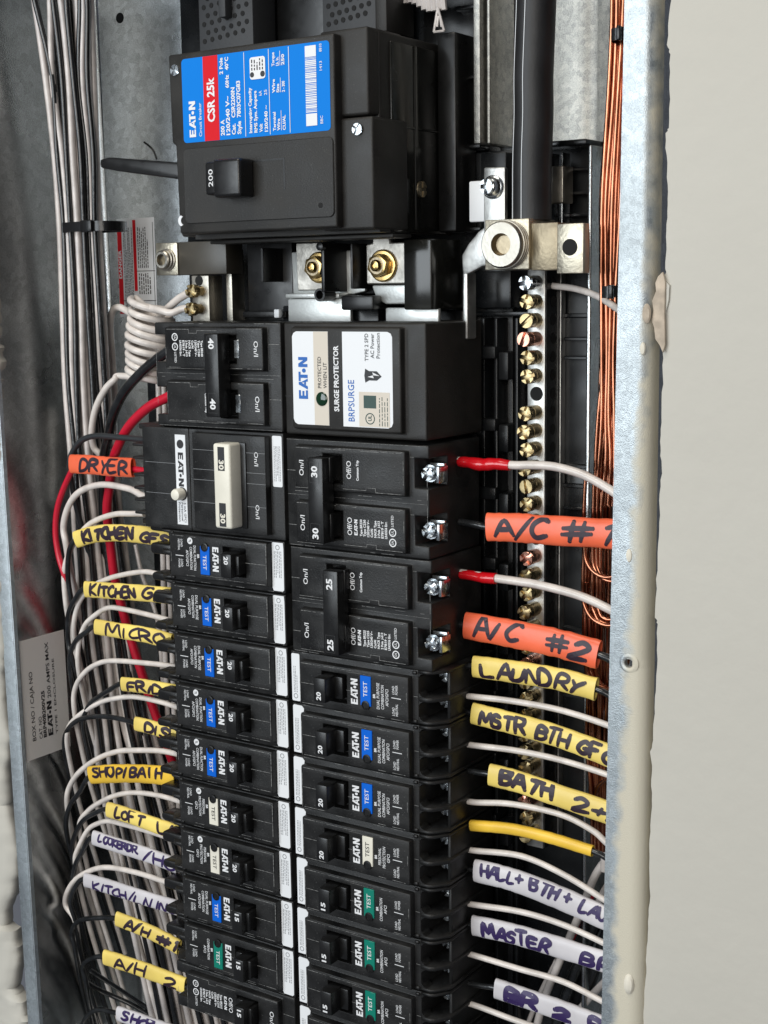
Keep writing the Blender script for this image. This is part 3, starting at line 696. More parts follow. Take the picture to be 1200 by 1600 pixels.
def bolt(x, y_, z):
    bm = B(); lathe(bm, [(.29, 0), (.29, .035), (.27, .05)], 24)
    hexp = circ(0, 0, .215, 6, .3, .3+2*math.pi); prism(bm, hexp, -.22, -.04)
    bev(bm, .018, 2)
    w_ = obj('brass_bolt', bm, BRASS, bus); w_.location = Vector((x, y_, z))*IN
    bm = B(); lathe(bm, [(.15, .215), (.15, .226), (.10, .226)], 20, False); o = obj('nut_recess', bm, LUGD, w_)
    bm = B(); lathe(bm, [(.105, .10), (.105, .27), (.085, .30), (.05, .31), (.045, .28), (.012, .28)], 18); obj('stud', bm, BRASS, w_)
bolt(-.02, 1.19, 1.0); bolt(1.50, 1.04, 1.0)
bm = B(); addbox(bm, .42, .50, .62, 1.7, .55, 1.42, .02); addbox(bm, .42, 1.05, 1.55, 1.7, .5, 1.5, .02); lathe(bm, [(.12, 0), (.12, .35), (.08, .35), (.08, .1), (.005, .1)], 16, c=(.32, 1.05, .50)); lathe(bm, [(.075, 0), (.075, .1), (.02, .12)], 12, c=(.45, .65, 1.36)); obj('barrier', bm, HAND, bus)
bm = B(); addbox(bm, .98, 1.03, .75, 1.7, .60, 1.40, .015); addbox(bm, .72, 1.42, .8, 1.3, .22, .48, .04); obj('barrier', bm, HAND, bus)
bm = B(); addbox(bm, 2.05, 2.62, .85, 1.9, .22, 1.44, .03); obj('barrier', bm, SMOKE, bus)
bm = B(); addbox(bm, -2.0, -.9, 1.5, 2.4, -.2, 1.5, .03); addbox(bm, -1.18, -1.12, .9, 1.6, .75, 1.38, .01, 1); addbox(bm, -1.9, -.85, 1.2, 1.6, .08, .2, .02); obj('barrier', bm, HAND, bus)
bm = B(); addbox(bm, -.98, -.86, 1.0, 1.1, .08, .24, .02); obj('white_tab', bm, WHT, bus)
bm = B(); addbox(bm, -1.9, 2.2, .3, .9, 1.46, 1.53, .02); obj('barrier', bm, BLK2, bus)

# ================================================================== LEFT NEUTRAL STUB
ns = thing('neutral_stub', 'small left terminal stub with hex lug and two brass screws beside the coiled wire', 'terminal stub')
bm = B(); addbox(bm, -4.10, -3.53, 1.2, 1.8, .92, 1.56, .02); lg = obj('lug_block', bm, LUG, ns)
bm = B(); lathe(bm, [(.225, 0), (.225, .03), (.205, .04), (.205, .09), (.185, .10), (.185, .16), (.16, .18), (.115, .18), (.115, .06)], 28, c=(-3.80, 1.2, 1.22))
sc_ = obj('set_screw', bm, TIN, lg)
bm = B(); prism(bm, circ(-3.80, 1.22, .10, 6), 1.12, 1.139); obj('hex_socket', bm, LUGD, lg)
bm = B(); addbox(bm, -3.525, -2.3, 1.23, 1.75, .92, 1.56, .02); obj('lug_bar', bm, mat('smoked_bar', (.05, .045, .036), .35, noise=.4, nscale=40), ns)
bm = B(); addbox(bm, -3.18, -2.74, 1.2, 1.62, -.2, .90, .02); sb = obj('stub_bar', bm, TIN, ns)
bm = B(); prism(bm, circ(-2.98, .80, .10, 18), 1.194, 1.199); obj('stub_hole', bm, DARK, sb)
bm = B(); addbox(bm, -2.55, -2.40, 1.5, 1.9, -.2, 1.4, .02); obj('stub_bar', bm, TIN, ns)
SCR = {'b': mesh_from(screw_bm(), 'bar_screw', BRASSP), 'z': mesh_from(screw_bm(), 'bar_screw', ZINC), 'c': mesh_from(screw_bm(), 'bar_screw', PINKB)}
SLOT = {'b': mesh_from(screw_bm(slot=True, gap=.026), 'bar_screw', BRASSP), 'z': SCR['z'], 'c': mesh_from(screw_bm(slot=True), 'bar_screw', PINKB)}
for x, z in ((-2.94, .60), (-2.98, .25)):
    o = link('stub_screw', SCR['b'], ns); o.location = Vector((x, .98, z))*IN; o.rotation_euler = (0, .5, 0)
    bm = B(); lathe(bm, [(.10, -.25), (.10, .0)], 14, c=(x, .98, z)); obj('screw_shank', bm, BRASSP, ns)

# ================================================================== RIGHT TERMINAL BAR
nb = thing('terminal_bar', 'long vertical aluminium terminal bar with a row of brass screws', 'terminal bar')
X0, X1, YF = 3.98, 4.33, 1.82
bm = B(); addbox(bm, X0, X1, YF, 2.42, -9.6, .95, .025); bar = obj('bar', bm, ALU, nb)
bm = B(); addbox(bm, X1+.001, X1+.014, YF+.04, 2.42, -9.6, .95, .004, 1); obj('bar_side_shade', bm, BASE, nb)  # thin black plate added as the shade on the bar's side face
bm = B(); addbox(bm, 4.348, 4.385, 2.32, 2.5, -9.6, .95, .01); obj('bar_backing', bm, ALU, nb)
kinds = 'zbbcbbXbbbbbbbXcbbbbbcbbbbbbbcbb'
r_ = random.Random(11)
for i, k in enumerate(kinds):
    v = 447+i*29.4 if i < 7 else 655+(i-7)*28.4
    z = at(833, v, 1.55).z
    z = .66-.320*i
    if k == 'X':
        bm = B(); prism(bm, circ(4.17, z, .125, 20), YF-.006, YF-.001); obj('empty_screw_hole', bm, DARK, nb)
    else:
        o = link('bar_screw', (SLOT if r_.random() < .15 else SCR)[k], nb); pr = r_.uniform(.24, .36); o.location = Vector((4.16, YF-pr, z))*IN; o.rotation_euler = (r_.uniform(-.06, .06), r_.uniform(0, 3), r_.uniform(-.06, .06))
        bm = B(); lathe(bm, [(.127, -.02), (.127, pr-.075), (.11, pr-.07), (.11, pr-.055), (.127, pr-.05), (.127, pr-.02)], 18, c=(4.16, YF, z)); obj('screw_shank', bm, {'b': BRASSP, 'z': ZINC, 'c': PINKB}[k], nb)
    bm = B(); c_ = circ(0, 0, .10, 14); a = [bm.verts.new((X1+.018, 2.10+p, z+q)) for p, q in c_]; bm.faces.new(a)
    me = bpy.data.meshes.new('wire_hole'); bmesh.ops.scale(bm, vec=(IN,)*3, verts=bm.verts[:]); bm.to_mesh(me); bm.free(); me.materials.append(DARK); link('wire_hole', me, nb)
# rail that carries the bar at the top, clips
bm = B(); addbox(bm, 4.26, 4.62, 1.9, 2.3, 2.0, 2.62, .02); obj('bar_clip', bm, TIN, nb)
bm = B(); addbox(bm, 4.30, 4.36, 2.0, 2.3, .96, 2.85, .02); addbox(bm, 4.50, 4.56, 2.0, 2.3, .96, 2.85, .02); obj('bar_rail', bm, ZINC, nb)
# neutral lug block
lugt = thing('neutral_lug', 'large tarnished metal lug block with hollow hex set screw under the thick black cable', 'cable lug')
bm = B(); addbox(bm, 3.72, 4.56, .8, 1.75, .88, 1.71, .02); lb = obj('lug_block', bm, LUG, lugt)
bm = B(); lathe(bm, [(.40, 0), (.40, .03), (.385, .035), (.385, .06), (.40, .065), (.40, .10), (.385, .105), (.385, .13), (.40, .135), (.40, .17), (.385, .175), (.385, .2), (.38, .24), (.36, .26), (.185, .26)], 40, False, c=(4.17, .8, 1.29))
obj('set_screw', bm, TIN, lb)
bm = B(); a = [circ(4.17, 1.29, .185, 24), circ(4.17, 1.29, .15, 24)]
ra = [bm.verts.new((x, .54, z)) for x, z in a[0]]; rb = [bm.verts.new((x, .66, z)) for x, z in a[1]]
for i in range(24): bm.faces.new((ra[i], ra[(i+1) % 24], rb[(i+1) % 24], rb[i]))
bm.faces.new(rb); obj('hex_socket', bm, LUGD, lb)
bm = B(); addbox(bm, 4.565, 5.06, .86, 1.75, .86, 1.63, .015); obj('lug_middle', bm, LUGD, lugt)
bm = B(); addbox(bm, 5.065, 5.54, .82, 1.05, .80, 1.60, .015); lr = obj('lug_block', bm, LUG, lugt)
bm = B(); prism(bm, circ(5.30, 1.22, .135, 22), .812, .819); obj('lug_hole', bm, DARK, lr)
# strap and folded link from the lug to the bus
bm = B(); prism(bm, [(3.42, 2.62), (3.84, 2.60), (3.84, 1.30), (3.42, 1.30)], 1.28, 1.40); bev(bm, .03, 2); obj('strap', bm, ALU, lugt)
bm = B(); prism(bm, [(3.30, 1.55), (3.66, 1.75), (3.66, .98), (3.38, .95), (2.98, .78), (2.96, 1.15), (3.1, 1.35)], 1.30, 1.42); bev(bm, .04, 2); obj('folded_link', bm, ALU, lugt)
bm = B(); addbox(bm, 2.98, 3.08, 1.3, 1.62, -.3, .85, .03); obj('folded_link', bm, ALU, lugt)
bm = B(); addbox(bm, 3.0, 3.42, 1.5, 1.6, 1.72, 2.42, .03); obj('white_spacer', bm, WHT, lugt)
bm = B(); lathe(bm, [(.20, 0), (.20, .03), (.19, .04), (.17, .05), (.17, .08), (.15, .12), (.10, .16), (.04, .17)], 24, c=(3.62, 1.27, 2.28)); bt = obj('strap_bolt', bm, ZINC, lugt)
o = link('bolt_head', SCR['z'], lugt); o.location = Vector((3.61, 1.14, 2.28))*IN

# ================================================================== BREAKERS
R_ = random.Random(21)
def seams(bm, y):
    pass
def afci_housing():
    bm = B()
    xs = [0.0, .30, .80, 1.36, 2.68, 2.80]; zs = [-.985, -.955, -.80, -.26, -.13, -.012]
    hfield(bm, xs, zs, lambda i, j: (.06 if i == 2 and j == 2 else -.15) if 1 <= i <= 3 and 1 <= j <= 3 else 0.0, 1.9)
    bev(bm, .028, 2)
    prof = [(2.79, 0), (2.98, 0), (3.06, .05), (3.25, .30), (3.25, 1.9), (2.79, 1.9)]
    for z0, z1 in ((-.07, -.014), (-.575, -.495), (-.983, -.93)):
        b2 = B(); prismz(b2, prof, z0, z1); bev(b2, .012, 1); add(bm, b2)
    addbox(bm, 2.79, 3.20, 1.1, 1.2, -.95, -.05, .005, 1)
    addbox(bm, 3.14, 3.21, .40, 1.9, -.95, -.05, .015, 1)
    for z0, z1 in ((-.495, -.07), (-.93, -.575)):      # rounded inner corners of the terminal pockets
        for zc, s in ((z1, -1), (z0, 1)):
            n = 5; pl = [(2.79, zc)]
            for k in range(n+1):
                a = math.radians(90*k/n); pl.append((2.79+.12*(1-math.cos(a))*0+.12*(1-math.sin(a)), zc+s*.12*(1-math.cos(a))))
            prism(bm, pl, .01, .25)
    for z in (-.06, -.94): addbox(bm, 2.69, 2.78, -.04, .05, z-.03, z+.03, .012, 1)
    return mesh_from(bm, 'housing', BLK, 50)
HOUS_A = afci_housing()
def afci_handle():
    bm = B(); addbox(bm, .87, 1.13, -.50, .05, -.745, -.29, .03, 2); addbox(bm, .80, 1.05, -.36, .05, -.70, -.33, .03, 2); addbox(bm, 1.10, 1.30, -.20, .05, -.72, -.31, .02); return mesh_from(bm, 'handle', HAND)
HAND_A = afci_handle()
def me_of(bm, name, mt):
    nofix(bm); me = bpy.data.meshes.new(name); bmesh.ops.scale(bm, vec=(IN,)*3, verts=bm.verts[:]); bm.to_mesh(me); bm.free(); me.materials.append(mt); return me
PY = -.156
bm = B(); strip(bm, .30, .86, -.545, -.537, PY); strip(bm, 1.36, 1.44, -.545, -.537, PY); strip(bm, 2.70, 2.79, -.50, -.49, -.004)
strip(bm, .02, .28, -.62, -.613, -.004); strip(bm, .31, .32, -.93, -.28, PY); strip(bm, .36, .84, -.925, -.917, PY); strip(bm, 1.36, 1.9, -.20, -.196, PY)
def worn(bm, x0, x1, z, y, rnd_, w=.007, vert=False, dens=.7):
    a = x0
    while a < x1:
        l = rnd_.uniform(.03, .3); b = min(x1, a+l)
        if rnd_.random() < dens:
            if vert: strip(bm, z-w/2, z+w/2, a, b, y)
            else: strip(bm, a, b, z-w/2+rnd_.uniform(-.002, .002), z+w/2, y)
        a = b+rnd_.uniform(.0, .04)
rw = random.Random(77)
worn(bm, .34, 2.64, -.168, PY+.001, rw); worn(bm, 1.4, 2.6, -.925, PY+.001, rw, dens=.5); worn(bm, -.9, -.2, 2.645, PY+.001, rw, vert=True); worn(bm, .05, 2.7, -.03, -.003, rw, dens=.35)
FL_A = me_of(bm, 'mould_flash', FLASH)
bm = B(); logo(bm, 1.605, -.775, .15, .47, PY); LOGO_A = me_of(bm, 'logo', PRINT)
def prints(lines, tl=False):
    bm = B(); text(bm, 'BR', 1.985, -.60, .05, .08, PY, True)
    for i, (s, z0, z1) in enumerate(lines): text(bm, s, 2.075+i*.095, z0, .062, z1-z0, PY)
    for (s, xb) in (('LOAD', 2.395), ('POWER', 2.465)): text(bm, s, xb, -.47, .05, .15 if s == 'LOAD' else .17, PY)
    for (s, xb) in (('LOAD', 2.395), ('NEUTRAL', 2.465)): text(bm, s, xb, -.86, .05, .15 if s == 'LOAD' else .22, PY)
    strip(bm, 2.33, 2.53, -.545, -.532, PY)
    if tl: prism(bm, circ(2.16, -.845, .065, 16), PY, PY+.002)
    return me_of(bm, 'printing', PRINT)
PRN = {'dp': prints([('DUAL PURPOSE', -.79, -.31), ('COMBINATION', -.78, -.34), ('AFCI/GFCI', -.71, -.40)]),
       'df': prints([('DUAL FUNCTION', -.76, -.28), ('COMBINATION', -.73, -.29), ('AFCI/GFCI', -.66, -.35)], True),
       'pp': prints([('PERSONAL', -.70, -.38), ('PROTECTION', -.74, -.34), ('GFCI', -.62, -.46)]),
       'pt': prints([('PERSONAL', -.70, -.38), ('PROTECTION', -.74, -.34), ('GFCI', -.62, -.46)], True),
       'co': prints([('COMBINATION', -.78, -.34), ('AFCI', -.62, -.46)])}
BTN = {}
for k, m_ in (('blue', BLUEB), ('white', IVORY), ('green', GRN)):
    BTN[k] = mesh_from(bbox(1.67, 1.90, -.172, -.14, -.77, -.22, .008, 1), 'test_button', m_)
bm = B(); text(bm, 'TEST', 1.825, -.60, .085, .28, -.1755); TW = me_of(bm, 'lettering', PRINT)
bm = B(); text(bm, 'TEST', 1.825, -.60, .085, .28, -.1755); TK = me_of(bm, 'lettering', BLKPR)
bm = B(); lathe(bm, [(.085, .17), (.085, .184), (.06, .188), (.055, .176), (.005, .176)], 18, c=(1.785, 0, -.755)); IND = mesh_from(bm, 'indicator_light', HAND)
NUM = {}
for s in ('20', '15'):
    bm = B(); text(bm, s, 1.035, -.70, .095, .155, -.503, True); NUM[s] = me_of(bm, 'rating_number', PRINT)
def side_label(kind):
    bm = B()
    if kind == 0: poly = rrect(.015, .20, -.965, -.06, .03)
    elif kind == 1: poly = [(.015, -.965), (.18, -.965), (.19, -.94), (.19, -.22), (.26, -.17), (.27, -.10), (.22, -.05), (.04, -.045), (.015, -.07)]
    else: poly = [(.03, -.96), (.27, -.96), (.285, -.93), (.285, -.10), (.26, -.05), (.05, -.05), (.02, -.08), (.02, -.85)]
    prism(bm, poly, -.010, -.002); return mesh_from(bm, 'side_label', WHT)
SLB = [side_label(k) for k in range(3)]
def side_print(x0, x1, seed):
    bm = B(); fine(bm, x0, x1, -.80, -.30, -.0125, 3 if x1-x0 < .15 else 5, random.Random(seed), .42)
    p = circ((x0+x1)/2, -.87, .05, 14); q = circ((x0+x1)/2, -.87, .035, 14)
    V = [bm.verts.new((a, -.0125, b)) for a, b in p]; W = [bm.verts.new((a, -.0125, b)) for a, b in q]
    for i in range(14): bm.faces.new((V[i], V[(i+1) % 14], W[(i+1) % 14], W[i]))
    return me_of(bm, 'fine_print', GREYPR)
SPR = [side_print(.05, .15, 1), side_print(.05, .15, 2), side_print(.06, .25, 3)]
GUARDS = []
for z0, z1 in ((-.66, -.44), (-1.06, -.90)):
    bm = B(); prism(bm, rrect(2.9, 3.46, z0, z1, .075), .14, .5); bev(bm, .03, 2); GUARDS.append(mesh_from(bm, 'terminal_guard', HAND, 50))
S_TERM = mesh_from(screw_bm(.12, .09, .03), 'terminal_screw', ZINC)
def afci(loc, roty, label, group, col, num, kind, lab):
    t = thing('circuit_breaker', label, 'circuit breaker', loc, group, roty, R_.uniform(-.008, .008), R_.uniform(-.006, .006))
    link('housing', HOUS_A, t); link('mould_flash', FL_A, t); link('logo', LOGO_A, t)
    h = link('handle', HAND_A, t); link('rating_number', NUM[num], h)
    b = link('test_button', BTN[col], t); link('lettering', TK if col == 'white' else TW, b); link('indicator_light', IND, t)
    link('printing', PRN[kind], t); s = link('side_label', SLB[lab], t); link('fine_print', SPR[lab], s)
    if kind in ('df', 'pt'):
        bm = B(); text(bm, 'TL', 2.185, -.875, .05, .06, PY-.004, True); pobj('test_mark', bm, BLKPR, t)
    for z in (-.28, -.75):
        o = link('terminal_screw', S_TERM, t); o.location = Vector((3.06, .55, z+.10))*IN; o.rotation_euler = (0, R_.uniform(0, 2), 0)
    if roty:
        for g in GUARDS: link('terminal_guard', g, t)
    return t
ordw = ['first', 'second', 'third', 'fourth', 'fifth', 'sixth', 'seventh', 'eighth', 'ninth', 'tenth']
RC = [('blue', '20', 'dp'), ('blue', '20', 'dp'), ('blue', '20', 'dp'), ('white', '20', 'pp'), ('green', '15', 'co'), ('green', '15', 'co'), ('green', '15', 'co'), ('green', '15', 'co')]
RL = ['20 amp breaker with blue test button directly below the 25 amp double breaker',
      '20 amp breaker with blue test button, second below the 25 amp double breaker',
      '20 amp breaker with blue test button just above the white-button one, right column',
      '20 amp breaker with white test button, the only one in the right column',
      '15 amp breaker with green test button just below the white-button one, right column',
      '15 amp breaker with green test button, second of the green ones in the right column',
      '15 amp breaker with green test button, third of the green ones, right column',
      '15 amp breaker cut off by the bottom edge, right column']
for i, ((c, n, k), lb_) in enumerate(zip(RC, RL)):
    afci((.02, R_.uniform(-.012, .012), -6-i), 0, lb_, 'breakers in the right column', c, n, k, 1 if i else 0)
LC = [('blue', '20', 'df'), ('blue', '20', 'dp'), ('blue', '20', 'dp'), ('blue', '20', 'df'), ('blue', '20', 'df'), ('white', '20', 'pt'), ('white', '20', 'pt'), ('blue', '15', 'dp'), ('green', '15', 'co')]
LL = ['20 amp breaker with blue test button directly below the white-handled breaker', '20 amp breaker with blue test button, second below the white-handled breaker',
      '20 amp breaker with blue test button, third below the white-handled breaker', '20 amp breaker with blue test button, fourth below the white-handled breaker',
      '20 amp breaker with blue test button just above the upper white-button one, left column',
      '20 amp breaker with white test button, upper of the two in the left column', '20 amp breaker with white test button, lower of the two in the left column',
      '15 amp breaker with blue test button below the white-button ones, left column', '15 amp breaker with green test button, the only one in the left column']
for i, ((c, n, k), lb_) in enumerate(zip(LC, LL)):
    afci((-.08+R_.uniform(-.03, .01), R_.uniform(-.012, .012), -5-i+.03), math.pi, lb_, 'breakers in the left column', c, n, k, 2)

# ---- plain thermal breakers, one or two poles
def pole_cells(n):
    zs = []; 
    for p in range(n):
        b = -(n-1-p)-1
        zs += [b+.012 if p == 0 else b, b+.10, b+.24, b+.76, b+.88]
    zs.append(-.012)
    return zs
def plain_housing(n, notch=True):
    bm = B(); zs = pole_cells(n); xs = [0.0, .30, .92 if n == 2 else .80, 1.34, 2.66, 2.76, 3.05]
    def dep(i, j):
        jj = j % 5
        if 1 <= i <= 4 and 1 <= jj <= 3 and i < 4: return .05 if (i == 2 and jj == 2) else -.15
        if notch and i == 5 and jj == 2: return .62
        return 0.0
    hfield(bm, xs, zs, dep, 1.7); bev(bm, .024, 2)
    return mesh_from(bm, 'housing', BLK, 50)
HOUS_2 = plain_housing(2); HOUS_1 = plain_housing(1)
def outline_text(bm, s, x, z, h, l, y): text(bm, s, x, z, h, l, y)
def plain_print(n, amp):
    bm = B()
    for p in range(n):
        o = -p
        text(bm, 'On/I', .50, o-.66, .10, .28, PY); text(bm, 'Off/O', 1.54, o-.66, .10, .32, PY)
        if p == n-1:
            logo(bm, 1.66, o-.65, .07, .28, PY)
            for i, s in enumerate(('Type BR2%s' % amp, 'Type C2%s' % amp, '120/240 V~', 'Cu/Al', 'HACR Type', '2 Pole  J-613', 'E7819 - T', 'LR43556 Eng.')):
                text(bm, s, 1.76+i*.075, o-.66, .048, .30 if i not in (3,) else .15, PY, True)
            for cz in (-.72, -.54):
                a = circ(2.40, o+cz, .075, 16); b = circ(2.40, o+cz, .055, 16)
                V = [bm.verts.new((q[0], PY, q[1])) for q in a]; W = [bm.verts.new((q[0], PY, q[1])) for q in b]
                for i in range(16): bm.faces.new((V[i], V[(i+1) % 16], W[(i+1) % 16], W[i]))
            text(bm, 'LISTED', 2.42, o-.44, .05, .20, PY); text(bm, 'UL', 2.42, o-.575, .05, .07, PY); text(bm, 'SA', 2.42, o-.755, .05, .07, PY)
        else:
            text(bm, 'Common Trip', 1.70, o-.68, .05, .36, PY, True)
    return me_of(bm, 'printing', PRINT)
def plain_flash(n):
    bm = B()
    for p in range(n):
        o = -p
        strip(bm, .31, .9, o-.88, o-.873, PY); strip(bm, 1.36, 1.85, o-.845, o-.838, PY); strip(bm, 1.85, 1.857, o-.845, o-.79, PY); strip(bm, 1.85, 2.05, o-.797, o-.79, PY)
        strip(bm, 2.05, 2.057, o-.87, o-.79, PY); strip(bm, 2.05, 2.6, o-.87, o-.862, PY); strip(bm, 2.66, 2.75, o-.23, o-.222, -.004); strip(bm, .02, .28, o-.60, o-.592, -.004)
        strip(bm, 1.2, 2.62, o-.135, o-.130, PY); strip(bm, .0+.02, 3.0, o-.035, o-.03, -.004)
    rq = random.Random(5+n)
    for p in range(n):
        worn(bm, .33, 2.6, -p-.155, PY+.001, rq, dens=.6); worn(bm, -p-.85, -p-.15, 2.632, PY+.001, rq, vert=True, dens=.6); worn(bm, -p-.95, -p-.05, 3.02, -.003, rq, vert=True, dens=.5); worn(bm, .05, 2.9, -p-.965, -.003, rq, dens=.4)
    return me_of(bm, 'mould_flash', FLASH)
FL_2, FL_1 = plain_flash(2), plain_flash(1)
def tie_handle(x0, mt, w_=.33):
    bm = B(); addbox(bm, x0, x0+w_, -.50, -.16, -1.80, -.28, .025); 
    for o in (0, -1): addbox(bm, x0+.02, x0+w_+.02, -.3, .05, o-.72, o-.28, .02)
    return bm
def two_pole(loc, roty, label, amp, hx, group):
    t = thing('double_breaker', label, 'circuit breaker', loc, group, roty)
    link('housing', HOUS_2, t); link('mould_flash', FL_2, t)
    link('printing', plain_print(2, amp), t)
    h = obj('handle_tie', tie_handle(hx, HAND), HAND, t)
    for z in (-.62, -1.72):
        bm = B(); text(bm, amp, hx+.215, z, .125, .20, -.5035, True); pobj('rating_number', bm, PRINT, h)
    bm = B()
    for z0, z1 in ((-.72, -.36), (-1.76, -1.45)):
        for a in ((hx+.05, hx+.055, z0, z1), (hx+.25, hx+.255, z0, z1), (hx+.05, hx+.255, z0, z0+.005), (hx+.05, hx+.255, z1, z1+.005)): strip(bm, *a, -.5025)
    pobj('number_window', bm, WINL, h)
    return t
def terminals(t, n=2):
    for p in range(n):
        z = -p-.52
        bm = B(); addbox(bm, 2.80, 3.10, .42, .50, z-.17, z+.17, .015); addbox(bm, 3.06, 3.13, .2, .5, z-.16, z+.13, .015); obj('terminal_clamp', bm, ZINC, t)
        o = link('terminal_screw', S_TERM, t); o.location = Vector((2.93, .22, z))*IN; o.rotation_euler = (0, R_.uniform(.3, .9), 0)
        bm = B(); lathe(bm, [(.07, -.25), (.07, 0)], 12, c=(2.93, .22, z)); lathe(bm, [(.15, -.03), (.15, .0), (.09, .0)], 20, c=(2.93, .24, z)); obj('screw_shank', bm, ZINC, t)
        bm = B(); a = [bm.verts.new((3.056, 1.0+.11*math.cos(k/16*2*math.pi), z+.14*math.sin(k/16*2*math.pi))) for k in range(16)]; bm.faces.new(a)
        me = bpy.data.meshes.new('wire_hole'); bmesh.ops.scale(bm, vec=(IN,)*3, verts=bm.verts[:]); bm.to_mesh(me); bm.free(); me.materials.append(DARK); link('wire_hole', me, t)
t30 = two_pole((.02, 0, -2.04), 0, '30 amp black double breaker directly below the surge protector', '30', .84, 'double breakers'); terminals(t30)
t25 = two_pole((.05, .01, -4.03), 0, '25 amp black double breaker feeding the second orange-sleeved wire', '25', 1.08, 'double breakers'); terminals(t25)
t40 = two_pole((-.05, 0, -1.97), math.pi, '40 amp black double breaker beside the surge protector, under the coiled white wire', '40', 1.06, 'double breakers')
bm = B(); addbox(bm, .84, .96, -.165, .0, -.68, -.34, .01, 1); addbox(bm, .84, .96, -.165, .0, -1.68, -1.34, .01, 1); obj('slot_shutter', bm, ZINC, t40)
# plain single breaker at the lower left
t15 = thing('single_breaker', 'plain 15 amp breaker without test button at the bottom of the left column', 'circuit breaker', (-.1, 0, -14.0+.05), None, math.pi)
link('housing', HOUS_1, t15); link('mould_flash', FL_1, t15); link('printing', plain_print(1, '15'), t15)
h = link('handle', HAND_A, t15); link('rating_number', NUM['15'], h)

# ---- 30 amp two-pole breaker with white handle and push button
gf = thing('double_breaker', 'black 30 amp double breaker with an ivory handle and round white push button', 'circuit breaker', (-.05, 0, -3.97), 'double breakers', math.pi)
bm = B(); hfield(bm, [0, .30, .70, 1.36, 2.05, 2.26, 2.70, 3.10, 3.46], [-1.985, -1.93, -1.72, -.25, -.10, -.012],
                 lambda i, j: (-.02 if i >= 5 else 0) if not (1 <= i <= 3 and 1 <= j <= 3) else -.16, 1.9); bev(bm, .03, 2); obj('housing', bm, BLK, gf, 50)
bm = B(); addbox(bm, .74, 1.30, -.19, -.1, -1.80, -.2, .02); obj('handle_slot', bm, HAND, gf)
bm = B(); addbox(bm, .86, 1.26, -.50, -.1, -1.80, -.22, .05, 3); h = obj('handle_tie', bm, IVORY, gf)
bm = B(); strip(bm, .98, 1.14, -1.74, -1.30, -.503); strip(bm, .98, 1.14, -.70, -.26, -.503); pobj('number_window', bm, BLKPR, h)
for z in (-1.50, -.50):
    bm = B(); text(bm, '30', 1.11, z, .11, .18, -.506, True); pobj('rating_number', bm, IVORY, h)
bm = B(); prism(bm, [(2.34, -1.86), (2.60, -1.86), (2.60, -.12), (2.34, -.12)], -.032, -.02); ls = obj('brand_strip', bm, WHT, gf)
bm = B(); prism(bm, circ(2.47, -1.68, .085, 18), -.0365, -.0355); logo(bm, 2.535, -1.52, .13, .66, -.036); prism(bm, circ(2.46, -.72, .13, 20), -.0365, -.0355)
for i, (s, l) in enumerate((('5 mA GFCI', .38), ('Personnel', .36), ('Protection', .38))): text(bm, s, 2.42+.07*i, -.55, .05, l, -.036)
pobj('lettering', bm, BLKPR, ls)
bm = B(); lathe(bm, [(.115, 0), (.115, .16), (.10, .19), (.05, .205), (.01, .207)], 24, c=(2.48, -.03, -.72)); obj('push_button', bm, IVORY, gf)
bm = B(); text(bm, 'On/I', .55, -.66, .09, .26, -.166); text(bm, 'On/I', .55, -1.64, .09, .26, -.166); pobj('printing', bm, PRINT, gf)
bm = B()
for z in (-.62, -1.05, -1.25, -1.62): strip(bm, .30, .74, z, z+.006, -.166); strip(bm, 1.36, 2.04, z, z+.006, -.166)
strip(bm, 2.08, 2.09, -1.9, -.1, -.006); strip(bm, 2.60, 3.4, -1.3, -1.294, -.026); strip(bm, 2.6, 3.4, -.7, -.694, -.026); pobj('mould_flash', bm, GREYPR, gf)
bm = B(); prism(bm, rrect(.03, .25, -1.94, -1.0, .03), -.010, -.002); s_ = obj('side_label', bm, WHT, gf)
bm = B(); fine(bm, .06, .22, -1.75, -1.1, -.0125, 5, random.Random(8), .42); pobj('fine_print', bm, GREYPR, s_)
for z in (-.35, -.85, -1.45):
    bm = B(); addbox(bm, 3.44, 3.95, .2, .75, z-.16, z-.10, .02); addbox(bm, 3.44, 3.95, .2, .75, z+.10, z+.16, .02); addbox(bm, 3.44, 3.8, .7, .78, z-.16, z+.16, .02); obj('terminal_shroud', bm, BLK, gf)
bm = B(); prismz(bm, [(2.9, .0), (3.8, .25), (3.8, .9), (2.9, .9)], -2.0, -1.9); bev(bm, .015, 1); obj('top_shroud', bm, BLK, gf)
bm = B(); prismz(bm, [(2.9, .0), (3.8, .25), (3.8, .9), (2.9, .9)], -.1, 0); bev(bm, .015, 1); obj('top_shroud', bm, BLK, gf)

# ---- surge protector
sp = thing('surge_protector', 'black surge protector with a white label and dark round indicator lens', 'surge protector', (0, 0, 0))
bm = B(); hfield(bm, [.02, .29, 2.62, 3.04], [-1.98, -1.86, -.06, .02], lambda i, j: -.15 if i == 1 and j == 1 else 0, 1.85); bev(bm, .04, 3); obj('housing', bm, BLK2, sp, 50)
y = -.16
bm = B(); prism(bm, [(1.115, -1.775), (1.115, -.13), (.42, -.13), (.36, -.16), (.33, -.22), (.33, -1.68), (.36, -1.745), (.42, -1.775)], y, -.149); l1 = obj('label_panel', bm, WHT, sp)
bm = B(); prism(bm, [(1.42, -.13), (1.42, -1.775), (2.36, -1.775), (2.43, -1.745), (2.46, -1.68), (2.46, -.22), (2.43, -.16), (2.36, -.13)], y, -.149); l2 = obj('label_panel', bm, WHT, sp)
bm = B(); strip(bm, .80, 1.113, -1.773, -.132, y-.004); pobj('beige_band', bm, BEIGE, l1)
bm = B(); logo(bm, .66, -1.32, .20, .74, y-.005); pobj('logo', bm, BLUEPR, l1)
